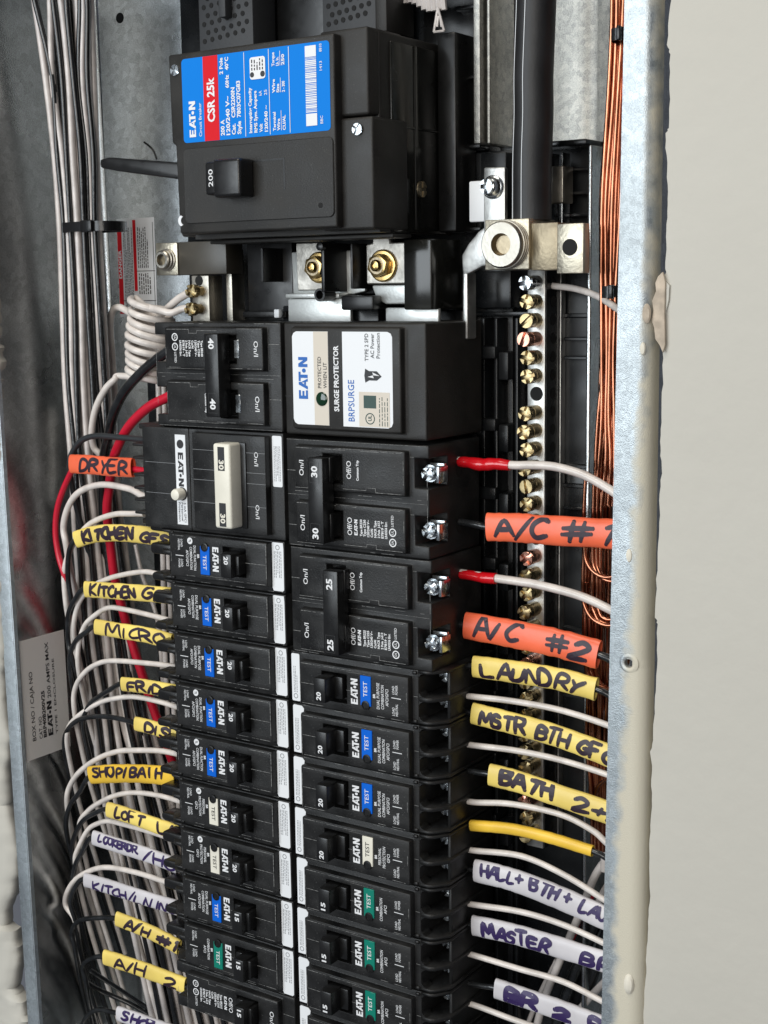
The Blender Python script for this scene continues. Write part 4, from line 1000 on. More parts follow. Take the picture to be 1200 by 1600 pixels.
bm = B(); text(bm, 'PROTECTED', .96, -1.12, .075, .55, y-.008); text(bm, 'WHEN LIT', 1.08, -1.12, .075, .45, y-.008); pobj('lettering', bm, BLKPR, l1)
bm = B(); text(bm, 'SURGE PROTECTOR', 1.325, -1.52, .10, 1.15, -.1535, True); pobj('lettering', bm, PRINT, sp)
bm = B(); text(bm, 'BRPSURGE', 1.66, -1.68, .13, .72, y-.005); pobj('model_lettering', bm, BLUEPR, l2)
bm = B(); text(bm, 'TYPE 2 SPD', 1.97, -.63, .075, .47, y-.005); text(bm, 'AC Power', 2.09, -.58, .075, .42, y-.005); text(bm, 'Protection', 2.21, -.58, .075, .43, y-.005)
prism(bm, [(1.90, -1.0), (1.98, -.96), (2.14, -.96), (2.24, -.89), (2.14, -.80), (1.98, -.80), (1.90, -.76), (1.88, -.88)], y-.004, y-.003); pobj('lettering', bm, BLKPR, l2)
bm = B(); prism(bm, [(1.95, -.90), (2.08, -.92), (2.06, -.87), (2.20, -.88), (2.05, -.82), (2.07, -.87)], y-.008, y-.007); pobj('bolt_emblem', bm, PRINT, l2)
bm = B(); strip(bm, 1.76, 2.40, -1.76, -1.16, y-.004); cs = pobj('approval_sticker', bm, BEIGE, l2)
bm = B(); strip(bm, 1.86, 2.12, -1.44, -1.22, y-.007); 
fine(bm, 2.16, 2.38, -1.74, -1.24, y-.007, 4, random.Random(3), .25); text(bm, 'UL', 2.02, -1.66, .07, .10, y-.007, True)
a = circ(1.99, -1.62, .10, 20); b = circ(1.99, -1.62, .082, 20); V = [bm.verts.new((q[0], y-.007, q[1])) for q in a]; W = [bm.verts.new((q[0], y-.007, q[1])) for q in b]
for i in range(20): bm.faces.new((V[i], V[(i+1) % 20], W[(i+1) % 20], W[i]))
pobj('approval_print', bm, mat('dark_teal_print', (.03, .07, .06), .5), l2)
bm = B(); lathe(bm, [(.125, .15), (.125, .172), (.11, .185), (.085, .19), (.04, .20), (.005, .202)], 24, c=(.965, 0, -1.31)); obj('indicator_lens', bm, LED, sp)
bm = B(); strip(bm, 2.66, 3.0, -1.30, -1.293, -.004); strip(bm, .03, .28, -1.30, -1.293, -.004); pobj('mould_flash', bm, BLKPR, sp)

# ================================================================== WIRES
JR = random.Random(101)
def px(path, Y):
    """photograph points with a depth each (a list of Y or one Y) to a path in the box"""
    n = len(path); Ys = Y if isinstance(Y, (list, tuple)) else [Y]*n
    if len(Ys) != n: Ys = list(np.interp(np.linspace(0, 1, n), np.linspace(0, 1, len(Ys)), Ys))
    return [at(u+JR.uniform(-.8, .8), v+JR.uniform(-.8, .8), y) for (u, v), y in zip(path, Ys)]
def wire(name, path, r, mt, label, cat, group=None, sub=8, seg=10):
    bm = B(); tube(bm, crom(path, sub), r, seg); return tag(obj(name, bm, mt, None, 60), label, cat, group)
def sleeve(pts, h, mt, label, writing=None, ink=INK, fold=.42, seed=1, wr=None, group='marker sleeves'):
    """flattened sleeve of height h inches; writing = list of (text, s0, s1, v0, v1, stroke width)"""
    path = crom(pts, 8); rs = random.Random(seed); bm = B(); n = 22; F = []
    for i, p in enumerate(path):
        t = (path[min(i+1, len(path)-1)]-path[max(i-1, 0)]).normalized()
        nn = Vector((.42, -1, .06)); nn = (nn-t*nn.dot(t)).normalized(); F.append((t, nn, nn.cross(t)))
    if F[0][2].z < 0: F = [(t, nn, -b) for t, nn, b in F]
    a_, b_ = h/2, h/2*fold
    def sec(ang, k=1.0): # flattened round section
        c, s = math.cos(ang), math.sin(ang)
        return a_*k*math.copysign(abs(c)**.8, c), b_*k*math.copysign(abs(s)**.75, s)
    outer, inner = [], []
    wob = [(1+rs.uniform(-.03, .03)) for _ in path]
    for (p, (t, nn, b)), wv in zip(zip(path, F), wob):
        outer.append([bm.verts.new(p+b*(sec(2*math.pi*k/n)[0]*wv)+nn*sec(2*math.pi*k/n)[1]) for k in range(n)])
    for A, Bq in zip(outer, outer[1:]):
        for k in range(n): bm.faces.new((A[k], A[(k+1) % n], Bq[(k+1) % n], Bq[k]))
    for ring, idx in ((outer[0], 0), (outer[-1], -1)):
        p, (t, nn, b) = path[idx], F[idx]; ins = t*(.12 if idx == 0 else -.12)
        r1 = [bm.verts.new(p+b*sec(2*math.pi*k/n, .86)[0]+nn*(sec(2*math.pi*k/n, .75)[1])) for k in range(n)]
        r2 = [bm.verts.new(p+ins+b*sec(2*math.pi*k/n, .80)[0]+nn*(sec(2*math.pi*k/n, .65)[1])) for k in range(n)]
        for k in range(n):
            bm.faces.new((ring[k], ring[(k+1) % n], r1[(k+1) % n], r1[k])); bm.faces.new((r1[k], r1[(k+1) % n], r2[(k+1) % n], r2[k]))
    o = tag(obj('marker_sleeve', bm, mt, None, 50), label, 'wire sleeve', group)
    if writing:
        L = [0]
        for p, q in zip(path, path[1:]): L.append(L[-1]+(q-p).length)
        tot = L[-1]
        def surf(s, v, e):
            d = min(max(s, 0), 1)*tot; i = 0
            while i < len(L)-2 and L[i+1] < d: i += 1
            f = (d-L[i])/max(1e-6, L[i+1]-L[i]); f = min(max(f, 0), 1)
            p = path[i].lerp(path[i+1], f); t = F[i][0].lerp(F[i+1][0], f); nn = F[i][1].lerp(F[i+1][1], f).normalized(); b = F[i][2].lerp(F[i+1][2], f).normalized()
            wv = wob[i]*(1-f)+wob[i+1]*f
            v = min(max(v, -.88*a_), .88*a_); c = min(.985, abs(v/(a_*wv)))**(1/.8); ang = math.acos(min(1, c)); yb = b_*abs(math.sin(ang))**.75
            return p+b*v+nn*(yb+e)
        bm = B()
        for s, s0, s1, v0, v1, wd in writing:
            # handwriting works in (fraction of length, inches across); stroke width scaled along the length
            def sf(x, v, e): return surf(x/tot, v, e)
            handwriting(bm, s, sf, s0*tot, s1*tot, v0*h, v1*h, wd, rs)
        me = bpy.data.meshes.new('handwriting')
        for f in bm.faces:
            f.normal_update()
            if f.normal.dot(Vector((.42, -1, .06))) < 0: f.normal_flip()
        bmesh.ops.scale(bm, vec=(IN,)*3, verts=bm.verts[:]); bm.to_mesh(me); bm.free(); me.materials.append(ink); link('handwriting', me, o)
    return o

# ---- right side: from the breakers to behind the front flange
def right_tail(p, dz=-.5):
    return [p+Vector((.35, .1, dz*.35)), p+Vector((.62, .45, dz)), p+Vector((.66, .9, dz-.9))]
def rwire(pts, Y, r, mt, label, start=None, group=None, dz=-.6):
    P = px(pts, Y); a = start or (P[0]+Vector((-.35, -.02, .0)))
    return wire('branch_wire', [a]+P+right_tail(P[-1], dz), r, mt, label, 'wire', group)
GR = 'wires leaving the right breakers'
rwire([(797, 727), (830, 726), (867, 729), (913, 743), (958, 768), (990, 792)], 1.0, .075, WWIRE, 'white wire with lumpy red tape on its end, at the 30 amp double breaker', at(705, 719, 1.0), GR)
rwire([(775, 904), (810, 908), (847, 915), (907, 931), (955, 954), (990, 975)], 1.0, .075, WWIRE, 'white wire with smooth red tape on its end, at the 25 amp double breaker', at(705, 893, 1.0), GR)
bm = B(); rt = random.Random(2); bumps = [rt.uniform(.9, 1.35) for _ in range(12)]
P = crom(px([(713, 721), (730, 722), (752, 726), (775, 725), (797, 727)], 1.0), 8); tube(bm, P, .095, 14, rf=lambda t: np.interp(t, np.linspace(0, 1, 12), [.55, .95, 1.05, 1.0, 1.15, 1.22, 1.12, 1.2, 1.05, 1.1, 1.0, .95]))
tag(obj('red_tape', bm, TAPE, None, 60), 'lumpy red electrical tape wrapped on the upper white wire', 'tape')
bm = B(); P = crom(px([(719, 897), (735, 899), (755, 902), (776, 904)], 1.0), 8); tube(bm, P, .092, 14, rf=lambda t: np.interp(t, [0, .04, .6, .66, 1], [.8, .95, 1, 1.08, 1.06]))
tag(obj('red_tape', bm, TAPE, None, 60), 'smooth red electrical tape wrapped on the lower white wire', 'tape')
WR = [([(738, 1089), (800, 1096), (875, 1109), (951, 1134), (985, 1150)], 'white wire between the sleeves reading LAUNDRY and MSTR BTH'),
      ([(740, 1164), (805, 1172), (875, 1187), (950, 1211), (985, 1226)], 'white wire between the sleeves reading MSTR BTH and BATH'),
      ([(741, 1253), (800, 1257), (875, 1272), (925, 1297), (950, 1319), (980, 1340)], 'white wire between the BATH sleeve and the blank yellow sleeve'),
      ([(740, 1329), (813, 1338), (880, 1366), (948, 1409), (980, 1432)], 'white wire just above the white sleeve reading HALL'),
      ([(739, 1414), (813, 1424), (880, 1444), (948, 1476), (980, 1494)], 'white wire between the white sleeves reading HALL and MASTER'),
      ([(740, 1493), (813, 1514), (880, 1535), (947, 1567), (980, 1582)], 'white wire just below the white sleeve reading MASTER'),
      ([(744, 1572), (800, 1592), (867, 1616), (940, 1650)], 'white wire at the bottom edge below the lowest right breaker sleeve')]
for p_, l_ in WR: rwire(p_, 1.0, .056, WWIRE, l_, None, GR)
RS = [([(763, 823), (810, 825), (860, 829), (957, 835), (975, 838)], .505, ORG, 'upper orange sleeve hand-lettered A/C #1, running behind the flange', [('A/C', .07, .44, -.30, .30, .045), ('#1', .58, .90, -.32, .30, .05)], INK),
      ([(728, 977), (800, 990), (870, 1005), (936, 1023)], .50, ORG, 'lower orange sleeve hand-lettered A/C #2, its open end showing black wire', [('A/C', .09, .40, -.28, .32, .04), ('#2', .64, .93, -.30, .25, .045)], INK),
      ([(741, 1041), (800, 1049), (870, 1061), (932, 1077)], .40, YEL, 'yellow sleeve hand-lettered LAUNDRY', [('LAUNDRY', .10, .88, -.36, .26, .042)], INK),
      ([(739, 1115), (800, 1129), (870, 1150), (951, 1181), (975, 1192)], .39, YEL, 'yellow sleeve hand-lettered MSTR BTH GFC', [('MSTR BTH GFC', .06, .93, -.34, .30, .042)], INK),
      ([(765, 1210), (810, 1221), (870, 1242), (950, 1270), (975, 1281)], .40, YEL, 'yellow sleeve hand-lettered BATH 2 + 3', [('BATH', .10, .48, -.26, .34, .05), ('2+3', .64, 1.0, -.32, .28, .045)], INK),
      ([(736, 1289), (800, 1295), (860, 1309), (926, 1329)], .20, YELO, 'thin blank yellow sleeve with no writing', None, INK),
      ([(742, 1360), (800, 1375), (870, 1401), (948, 1436), (975, 1450)], .42, WSL, 'white sleeve hand-lettered HALL + BTH + LAUN', [('HALL+ BTH + LAUN', .05, .95, -.10, .42, .036)], INKP),
      ([(740, 1446), (800, 1459), (870, 1479), (947, 1503), (975, 1513)], .385, WSL, 'white sleeve hand-lettered MASTER BR', [('MASTER', .08, .52, -.40, .20, .042), ('BR', .74, .92, -.42, .22, .045)], INKP),
      ([(775, 1544), (830, 1562), (890, 1584), (950, 1606), (975, 1616)], .38, WSL, 'white sleeve hand-lettered BR 2 BR near the bottom edge', [('BR', .10, .34, -.34, .30, .055), ('2', .48, .60, -.34, .26, .055), ('BR', .76, .98, -.34, .30, .055)], INKP)]
for i, (p_, h_, m_, l_, wr_, ik) in enumerate(RS):
    P = px(p_, .98)
    sleeve(P, h_, m_, l_, wr_, ik, .40 if h_ > .3 else .8, seed=30+i)
    r = .07 if i < 2 else .055
    u0, v0 = p_[0]
    st = [at(u0-45, v0-8, .98), at(u0-18, v0-3, .98)]
    wire('branch_wire', st+P+right_tail(P[-1]), r, BWIRE, 'black wire inside the '+l_.replace('hand-lettered', 'marked').split(',')[0], 'wire', GR)
# white wire from the top of the terminal bar
wire('jumper_wire', [Vector((4.2, 2.1, .62))]+px([(868, 447), (900, 452), (935, 464), (967, 484), (990, 500)], [2.05, 1.9, 1.6, 1.3, 1.0]), .058, WWIRE, 'short white wire from the top hole of the terminal bar', 'wire')

# ---- bare copper ground wires at the right
rc = random.Random(14)
for i in range(17):
    back = i >= 11; t = i/10 if not back else (i-11)/5; pts = []
    for v, xl, xr in ((-30, 956, 986), (50, 956, 981), (150, 950, 978), (300, 940, 971), (400, 938, 968), (455, 940, 965), (560, 939, 965), (650, 935, 963), (720, 931, 961), (790, 930, 959)):
        tt = t if v in (50, 455) else min(1, max(0, t+rc.uniform(-.07, .07)))
        if 500 < v: tt = min(1, max(0, tt+.16*math.sin(i*1.9+v*.012)))
        pts.append((xl+(xr-xl)*tt, v))
    y0 = (1.75 if back else 1.5)+.05*(i % 3)
    wire('ground_wire', px(pts, y0), .036, COP, 'bare copper ground wire in the straight bundle along the right side', 'wire', 'straight copper ground wires', sub=6, seg=10)
for i in range(14):
    t = i/13
    pts = [(930+26*t, 790), (922+32*t, 850), (916+36*t, 920), (915+36*t, 1000), (917+34*t, 1080), (919+30*t, 1160), (923+26*t, 1240), (927+22*t, 1330)]
    pts = [(u+rc.uniform(-3, 3), v) for u, v in pts]
    wire('ground_wire', px(pts, [1.75+.05*(i % 3)]), .035, COP, 'bare copper ground wire running down beside the copper loops', 'wire', 'lower copper ground wires', sub=6, seg=10)
for i in range(11):      # loops that double back
    g, k = divmod(i, 4); b = (860, 930, 1030)[g]+k*9+rc.uniform(-6, 6); R_l = 36-k*7+rc.uniform(-3, 3); uc = 952+rc.uniform(-3, 3)
    pts = [(uc-R_l+2, b-120), (uc-R_l, b-50)]+[(uc-R_l*math.cos(math.radians(a)), b+R_l*1.25*math.sin(math.radians(a))) for a in (0, 25, 50, 75, 100, 125)]+[(uc+R_l, b-30)]
    wire('ground_wire', px(pts, 1.35+.05*k+.1*g), .034, COP, 'bare copper ground wire looping back behind the flange', 'wire', 'looped copper ground wires', sub=8, seg=10)
wire('ground_wire', px([(930, 1245), (935, 1228), (950, 1216), (965, 1214)], 1.3), .03, COP, 'short copper wire arching above the BATH sleeve', 'wire', sub=8, seg=8)
def tie(pts, Y0, Y1, hgt, label):
    bm = B(); a, b = at(*pts[0], Y0), at(*pts[1], Y0); bl = []
    cx, w_ = (a.x+b.x)/2, (b.x-a.x)/2; n = 24; z = (a.z+b.z)/2; cy = (Y0+Y1)/2+.0; hy = abs(Y1-Y0)/2
    rings = []
    for k in range(n):
        an = 2*math.pi*k/n; c, s = math.cos(an), math.sin(an)
        x = cx+w_*math.copysign(abs(c)**.6, c); y_ = cy+hy*math.copysign(abs(s)**.6, s); zz = z+(b.z-a.z)*.5*c
        rings.append([(x, y_, zz-hgt/2), (x, y_, zz+hgt/2)])
    ii = [[bm.verts.new(p) for p in q] for q in rings]
    jj = [[bm.verts.new((cx+(p[0]-cx)*.93, cy+(p[1]-cy)*.93, p[2])) for p in q] for q in rings]
    for k in range(n):
        m = (k+1) % n
        bm.faces.new((ii[k][0], ii[m][0], ii[m][1], ii[k][1])); bm.faces.new((jj[k][0], jj[k][1], jj[m][1], jj[m][0]))
        bm.faces.new((ii[k][1], ii[m][1], jj[m][1], jj[k][1])); bm.faces.new((ii[k][0], jj[k][0], jj[m][0], ii[m][0]))
    f = min(rings, key=lambda q: q[0][1]); addbox(bm, cx+w_*.15, cx+w_*.6, cy-hy-.07, cy-hy+.03, z-hgt*.6, z+hgt*.6, .02)
    return tag(obj('cable_tie', bm, TIE, None, 50), label, 'cable tie')
tie([(949, 55), (977, 50)], 1.15, 1.95, .19, 'black cable tie round the copper bundle near the top edge')
tie([(934, 457), (966, 455)], 1.1, 1.9, .19, 'black cable tie round the copper bundle level with the terminal bar top')
# wires below right, behind the sleeves
for k, (p_, m_, r, l_) in enumerate((([(950, 1340), (930, 1370), (905, 1430), (880, 1490), (850, 1560), (835, 1620)], WCAB, .075, 'white cable slanting down behind the MASTER sleeve'),
        ([(958, 1370), (940, 1400), (925, 1440)], WCAB, .07, 'short grey-white cable behind the HALL sleeve'),
        ([(925, 1395), (905, 1432), (896, 1455), (885, 1480)], RWIRE, .075, 'red wire showing between the HALL and MASTER sleeves'),
        ([(950, 1530), (920, 1560), (890, 1600), (870, 1630)], WCAB, .07, 'white cable slanting to the bottom edge behind the lowest sleeve'),
        ([(940, 1420), (915, 1480), (890, 1540), (870, 1600)], BWIRE, .12, 'black cable behind the MASTER sleeve'),
        ([(955, 1440), (935, 1500), (915, 1560), (900, 1620)], BWIRE, .12, 'second black cable behind the lower right sleeves'),
        ([(870, 1500), (845, 1550), (825, 1600)], WCAB, .05, 'thin white wire slanting left behind the lowest white sleeve'),
        ([(966, 1040), (948, 1110), (942, 1180), (940, 1240), (946, 1300), (945, 1360)], WCAB, .085, 'grey-white cable running down beside the flange'))):
    wire('cable', px(p_, 2.0+.08*k if k != 7 else 1.9), r, m_, l_, 'cable')

# ---- thick service cable with a white stripe
cpts = [(838, -60), (838, 0), (836, 60), (834, 120), (833, 180), (831, 250), (830, 345)]
P = crom(px(cpts, 1.25), 8); bm = B(); tube(bm, P, .335, 28); sv = tag(obj('service_cable', bm, CABLE, None, 60), 'thick black service cable with a white stripe entering the lug', 'cable')
bm = B(); F = frames(P); L_, R2 = [], []
for p, (t, n, b) in zip(P, F):
    bb = b if b.x < 0 else -b
    for lst, an in ((L_, 2), (R2, 44)):
        d = n*math.cos(math.radians(an))+bb*math.sin(math.radians(an)); lst.append(bm.verts.new(p+d*.3385))
for i in range(len(P)-1): bm.faces.new((L_[i], R2[i], R2[i+1], L_[i+1]))
me = mesh_from(bm, 'stripe', WHT); link('stripe', me, sv)

# ---- left side: wire bundle along the side sheet
rb = random.Random(31)
cols = [('w', 0), ('b', .09), ('w', .19), ('b', .27), ('w', .34), ('w', .43), ('w', .53), ('b', .61), ('w', .68), ('b', .75), ('w', .82), ('b', .89), ('w', .98),
        ('b', .05), ('b', .24), ('b', .38), ('b', .48), ('b', .65), ('w', .72), ('b', .93)]
for i, (c, t) in enumerate(cols):
    pts = []; ys = []; back = .20 if i >= 13 else (.03 if c == 'w' else -.07)
    for v, xl, xr, y0, y1, j in ((-40, 48, 138, .75, 1.25, .10), (0, 54, 142, .8, 1.3, .09), (120, 71, 147, .95, 1.4, .06), (240, 84, 152, 1.1, 1.5, .03), (352, 94, 155, 1.2, 1.6, .0), (480, 98, 163, 1.2, 1.7, .03), (600, 102, 170, 1.2, 1.8, .04), (720, 109, 180, 1.2, 1.9, .05),
                                 (850, 119, 194, 1.25, 2.0, .05), (1000, 130, 214, 1.25, 2.05, .05), (1120, 144, 236, 1.3, 2.1, .05), (1230, 160, 262, 1.35, 2.15, .05), (1340, 182, 296, 1.45, 2.2, .05), (1460, 210, 330, 1.55, 2.25, .04), (1640, 250, 375, 1.6, 2.3, .03)):
        tt = min(1, max(0, t+rb.uniform(-j, j))); pts.append((xl+(xr-xl)*tt, v)); ys.append(y0+(y1-y0)*tt+.05*math.sin(i*2.3)+back)
    mt, cn = {'w': (WCAB, 'pale'), 'b': (BWIRE, 'black')}[c]
    wire('bundle_wire', px(pts, ys), rb.uniform(.062, .072) if c == 'w' else rb.uniform(.055, .066), mt, cn+' wire in the tied bundle running down the left side of the box', 'wire', cn+' wires of the left bundle', sub=6, seg=8)
for k, (t, dy) in enumerate(((.06, .15), (.14, .3), (.3, .2), (.38, .35), (.56, .2), (.66, .35), (.8, .15), (.94, .25))):
    pts = []; ys = []
    for v, xl, xr, y0, y1 in ((640, 108, 180, 1.5, 2.0), (760, 112, 186, 1.4, 2.0), (850, 119, 196, 1.25, 2.0), (1000, 130, 216, 1.25, 2.05), (1120, 144, 240, 1.3, 2.1), (1230, 160, 268, 1.35, 2.15), (1340, 182, 300, 1.45, 2.2), (1460, 210, 336, 1.55, 2.25), (1640, 250, 380, 1.6, 2.3)):
        tt = min(1, max(0, t+rb.uniform(-.05, .05))); pts.append((xl+(xr-xl)*tt, v)); ys.append(min(2.38, y0+(y1-y0)*tt+dy*.4))
    wire('bundle_wire', px(pts, ys), rb.uniform(.066, .08), WWIRE, 'pale wire fanning out at the lower left behind the lettered sleeves', 'wire', 'pale wires fanning out at the lower left', sub=6, seg=8)
tie([(86, 356), (161, 352)], .95, 1.85, .20, 'black cable tie round the wire bundle at the left')
for k, (a, b_) in enumerate(((262, 850), (270, 846))):
    wire('back_wire', px([(246+k*8, 560), (250+k*9, 700), (254+k*10, 860), (258+k*10, 1000), (264+k*10, 1150), (272+k*10, 1300)], 2.2), .06, WCAB, ('left' if k == 0 else 'right')+' of two pale wires dropping straight down behind the left breakers', 'wire')
wire('back_wire', px([(212, 850), (222, 900), (236, 935), (248, 985), (256, 1100)], 2.2), .05, WCAB, 'pale wire slanting behind the KITCHEN sleeves', 'wire')
wire('back_wire', px([(186, 990), (188, 1060), (192, 1100)], 2.3), .055, WCAB, 'short pale wire behind the MICRO sleeve', 'wire')

# ---- coil
P = []; turns = 8.5; N = 170
c0, c1 = at(238, 474, 1.25), at(231, 588, 1.25)
for k in range(N+1):
    f = k/N; c = c0.lerp(c1, f); a = math.pi*1.0+2*math.pi*turns*f; R = .44*(1-.04*math.sin(f*9))-.02*f
    P.append(c+Vector((R*math.cos(a), R*math.sin(a), -.11*math.cos(a)+.025*math.sin(f*40))))
lead = [Vector((-2.98, 1.02, .25))]+px([(285, 483), (268, 489), (248, 484), (222, 477)], [1.0, .9, .88, 1.0])
tail = px([(190, 588), (178, 594), (165, 608), (150, 638), (143, 672), (146, 698), (158, 716), (168, 760), (176, 830)], [1.2, 1.1, 1.05, 1.05, 1.1, 1.2, 1.3, 1.6, 1.9])
bm = B(); tube(bm, crom(lead, 6)[:-1]+P+crom([P[-1]]+tail, 6)[1:], .072, 10); tag(obj('coiled_wire', bm, WWIRE, None, 60), 'white neutral wire wound in a tight coil beside the 40 amp breaker', 'wire')
wire('neutral_wire', [Vector((-2.94, 1.05, .60))]+px([(296, 458), (280, 466), (262, 482), (240, 500), (215, 495), (185, 480), (172, 500), (175, 560), (182, 640)], [1.05, 1.1, 1.25, 1.5, 1.9, 2.0, 2.1, 2.2, 2.3]), .078, WWIRE, 'white wire from the upper stub screw passing behind the coil', 'wire')
wire('feeder_wire', px([(268, 545), (244, 562), (220, 582), (195, 612), (178, 645), (170, 676), (163, 715), (160, 780), (166, 880), (176, 960)], [.8, .8, .8, .85, .95, 1.05, 1.2, 1.5, 1.8, 2.0]), .105, BWIRE, 'thick black wire curving down from the 40 amp breaker', 'wire')
wire('feeder_wire', px([(272, 616), (258, 623), (230, 637), (202, 664), (186, 695), (176, 725), (170, 765), (168, 800), (173, 860), (180, 905), (192, 955), (205, 1000), (220, 1048), (236, 1095), (250, 1135), (270, 1190)], [.75, .75, .75, .8, .9, 1.0, 1.1, 1.2, 1.35, 1.45, 1.55, 1.65, 1.75, 1.85, 1.95, 2.1]), .10, RWIRE, 'thick bright red wire curving down from the 40 amp breaker', 'wire')
bm = B(); addbox(bm, -3.55, -3.2, 1.0, 1.6, -2.0, -1.1, .03); tag(obj('insulator_tab', bm, IVORY), 'ivory tab behind the red wire under the 40 amp breaker', 'tab')

# ---- left side: branch wires from the breakers, arching into the bundle
GL = 'wires leaving the left breakers'
def lwire(pts, Y, r, mt, label): return wire('branch_wire', px(pts, Y), r, mt, label, 'wire', GL, sub=8, seg=10)
def down(pts):   # carry on into the bundle below
    (u, v) = pts[-1]; return pts+[(u+8, v+45), (u+24, v+110), (u+48, v+190), (u+92, v+330)]
def Yl(n, y0=.62, y1=.75, k=3): return list(np.linspace(y0, y1, n))+[1.0, 1.25, 1.5][:k]
LW = [([(232, 688), (218, 687), (187, 683), (150, 681), (127, 689), (114, 706), (108, 728)], GREYW, .062, 'dark grey wire arching over the orange DRYER sleeve'),
      ([(232, 737), (212, 733), (180, 729), (150, 728), (120, 730), (104, 752), (91, 790), (87, 830), (92, 868), (102, 905)], RWIRE, .066, 'red wire inside the orange DRYER sleeve'),
      ([(236, 778), (222, 773), (200, 764), (160, 757), (127, 767), (108, 789), (100, 822), (103, 853)], WWIRE, .07, 'white wire just under the DRYER sleeve'),
      ([(225, 803), (205, 803), (177, 804), (145, 816), (126, 834), (110, 858), (100, 893), (103, 940)], WWIRE, .062, 'white wire just above the upper KITCHEN sleeve'),
      ([(290, 905), (250, 898), (227, 894), (193, 898), (165, 906), (140, 920), (122, 945), (115, 985)], WWIRE, .056, 'white wire between the two KITCHEN sleeves'),
      ([(290, 978), (262, 968), (227, 960), (193, 952), (170, 950), (150, 960), (133, 978), (123, 1010), (122, 1040)], WWIRE, .056, 'white wire just above the MICRO sleeve'),
      ([(292, 1046), (267, 1040), (230, 1036), (174, 1032), (146, 1040), (127, 1057), (117, 1078), (115, 1105)], WWIRE, .056, 'white wire just below the MICRO sleeve'),
      ([(300, 1110), (276, 1104), (250, 1097), (212, 1089), (184, 1090), (156, 1097), (128, 1114), (109, 1134), (104, 1160)], WWIRE, .056, 'white wire between the FRIDG and DISH sleeves'),
      ([(304, 1186), (282, 1180), (250, 1174), (212, 1172), (184, 1174), (156, 1184), (128, 1203), (111, 1225), (104, 1252)], WWIRE, .06, 'white wire just above the SHOP/BATH sleeve'),
      ([(304, 1258), (282, 1252), (250, 1244), (212, 1239), (184, 1242), (160, 1251), (138, 1268), (124, 1290)], WWIRE, .056, 'white wire just above the LOFT sleeve'),
      ([(288, 1318), (263, 1309), (231, 1298), (194, 1288), (171, 1283), (152, 1286), (138, 1297), (124, 1322), (118, 1345)], WWIRE, .056, 'white wire just below the LOFT sleeve'),
      ([(288, 1384), (262, 1378), (219, 1365), (175, 1356), (146, 1359), (120, 1372), (105, 1393), (102, 1415), (117, 1438)], WWIRE, .06, 'white wire looping left above the KITCH/LIVING sleeve')]
for p_, m_, r, l_ in LW:
    n = len(p_); ys = list(np.linspace(.60, .72, n))+[1.0, 1.3, 1.6, 2.1]
    lwire(down(p_), ys, r, m_, l_)
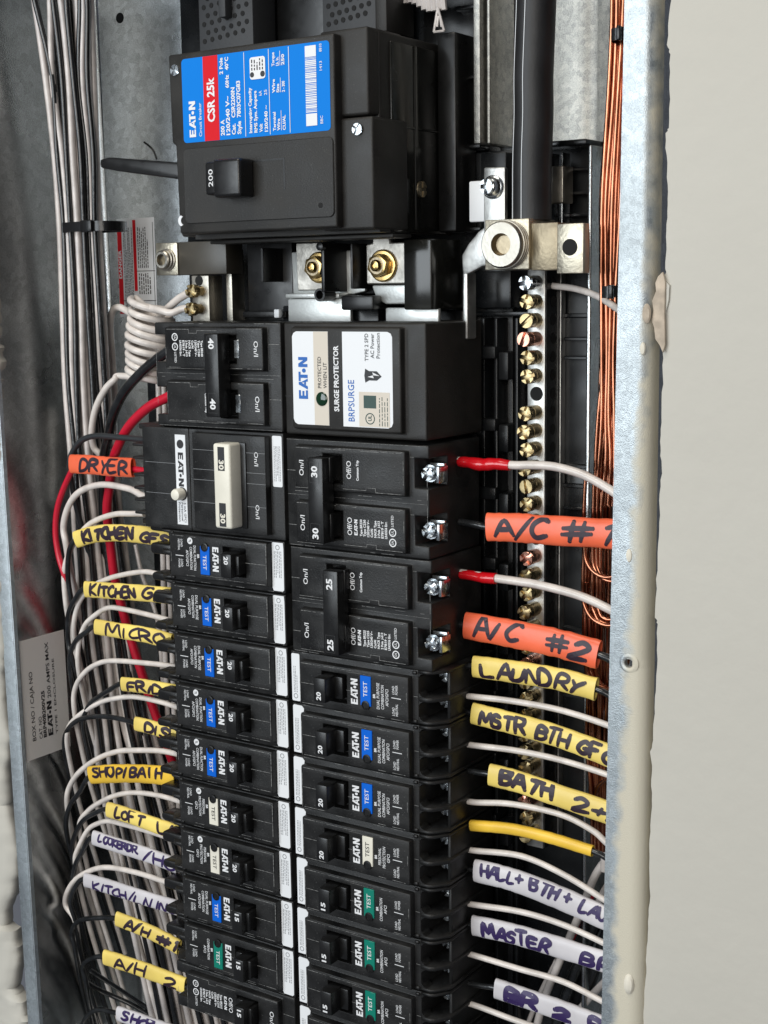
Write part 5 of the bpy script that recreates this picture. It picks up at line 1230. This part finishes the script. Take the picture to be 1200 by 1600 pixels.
LS = [([(112, 725), (140, 726), (175, 729), (209, 731)], .40, ORG, 'orange sleeve hand-lettered DRYER', [('DRYER', .18, .92, -.32, .36, .036)], INK, None),
      ([(119, 843), (145, 836), (180, 832), (225, 836), (268, 843)], .36, YEL, 'yellow sleeve hand-lettered KITCHEN GFS, the upper one with thicker letters', [('KITCHEN', .10, .62, -.30, .28, .05), ('GFS', .70, .98, -.34, .22, .04)], INK, [(119, 843), (108, 860), (106, 900), (112, 945)]),
      ([(134, 920), (180, 924), (225, 927), (269, 931)], .345, YEL, 'yellow sleeve hand-lettered KITCHEN GFI, the lower one', [('KITCHEN', .08, .60, -.30, .28, .04), ('GFI', .68, .98, -.32, .30, .04)], INK, [(134, 921), (118, 936), (106, 962), (106, 1000), (114, 1035)]),
      ([(150, 979), (190, 986), (230, 993), (270, 1002)], .33, YEL, 'yellow sleeve hand-lettered MICRO', [('MICRO', .16, .92, -.38, .30, .034)], INK, [(150, 979), (134, 987), (119, 1001), (110, 1025), (112, 1060)]),
      ([(191, 1068), (220, 1071), (245, 1075), (278, 1081)], .30, YEL, 'short yellow sleeve hand-lettered FRIDG', [('FRIDG', .12, .90, -.40, .22, .036)], INK, [(191, 1069), (175, 1075), (156, 1088), (140, 1102), (130, 1130)]),
      ([(212, 1130), (235, 1136), (258, 1143), (284, 1151)], .30, YEL, 'short yellow sleeve hand-lettered DISH', [('DISH', .22, .96, -.42, .26, .036)], INK, [(211, 1126), (175, 1121), (147, 1120), (122, 1126), (106, 1140), (101, 1165)]),
      ([(142, 1211), (180, 1208), (225, 1209), (276, 1214)], .40, YELO, 'amber yellow sleeve hand-lettered SHOP/BATH', [('SHOP/BATH', .06, .86, -.12, .42, .034)], INK, [(142, 1222), (125, 1238), (109, 1259), (103, 1290)]),
      ([(169, 1264), (200, 1274), (240, 1288), (280, 1302)], .335, YEL, 'yellow sleeve hand-lettered LOFT LI', [('LOFT', .14, .52, -.32, .32, .034), ('LI', .74, .92, -.34, .26, .04)], INK, [(167, 1265), (147, 1272), (128, 1284), (116, 1305), (113, 1330)]),
      ([(146, 1308), (185, 1321), (230, 1336), (278, 1353)], .325, WSL, 'white sleeve hand-lettered LOOKOUT DR/HO in purple', [('LOOKERDR.', .08, .56, -.06, .42, .03), ('/HO', .62, .98, -.36, .32, .034)], INKP, [(144, 1312), (128, 1332), (117, 1352), (115, 1380)]),
      ([(133, 1374), (175, 1387), (225, 1403), (280, 1420)], .325, WSL, 'white sleeve hand-lettered KITCH/LIVING in purple', [('KITCH/LIVING', .10, .96, -.46, .12, .028)], INKP, [(133, 1375), (118, 1385), (110, 1410), (118, 1440)]),
      ([(183, 1435), (215, 1448), (248, 1463), (280, 1481)], .325, YEL, 'yellow sleeve hand-lettered A/H #, above the longer A/H sleeve', [('A/H', .14, .52, -.36, .32, .036), ('#1', .70, .99, -.30, .30, .045)], INK, [(176, 1437), (146, 1434), (122, 1440), (112, 1457), (116, 1480)]),
      ([(163, 1495), (205, 1509), (250, 1525), (291, 1541)], .35, YEL, 'long yellow sleeve hand-lettered A/H 2 beside the plain single breaker', [('A/H', .14, .52, -.36, .30, .036), ('2', .74, .88, -.38, .26, .034)], INK, [(158, 1498), (140, 1498), (130, 1512), (135, 1534)]),
      ([(184, 1584), (215, 1594), (245, 1604), (280, 1616)], .345, WSL, 'white sleeve hand-lettered SHOP at the bottom edge', [('SHOP', .10, .62, -.20, .40, .036)], INKP, [(178, 1581), (152, 1578), (134, 1592), (126, 1620)])]
for i, (p_, h_, m_, l_, wr_, ik, tail_) in enumerate(LS):
    P = px(p_, .56); sleeve(P, h_, m_, l_, wr_, ik, .42, seed=60+i)
    if tail_:
        u, v = p_[-1]; full = [(u+18, v+5)]+p_[::-1]+tail_[1:]; n = len(full); full = down(full)
        ys = [.56]*(len(p_)+1)+list(np.linspace(.6, .72, len(tail_)-1))+[1.0, 1.3, 1.6, 2.1]
        lwire(full, ys, .055, BWIRE, 'black wire inside the '+l_.replace('hand-lettered', 'marked').split(',')[0])
for p_, l_ in (([(140, 1515), (187, 1547), (233, 1577), (270, 1610)], 'black wire slanting below the A/H 2 sleeve, upper of two'), ([(135, 1534), (160, 1550), (210, 1572), (250, 1600), (280, 1640)], 'black wire slanting below the A/H 2 sleeve, lower of two')):
    wire('back_wire', px(p_, [.8, 1.4, 1.8, 2.0]), .055, BWIRE, l_, 'wire')

for o in bpy.data.objects:
    if o.name.split('.')[0] in ('mould_flash', 'fine_print', 'printing', 'barrier_rib'): o['kind'] = 'stuff'
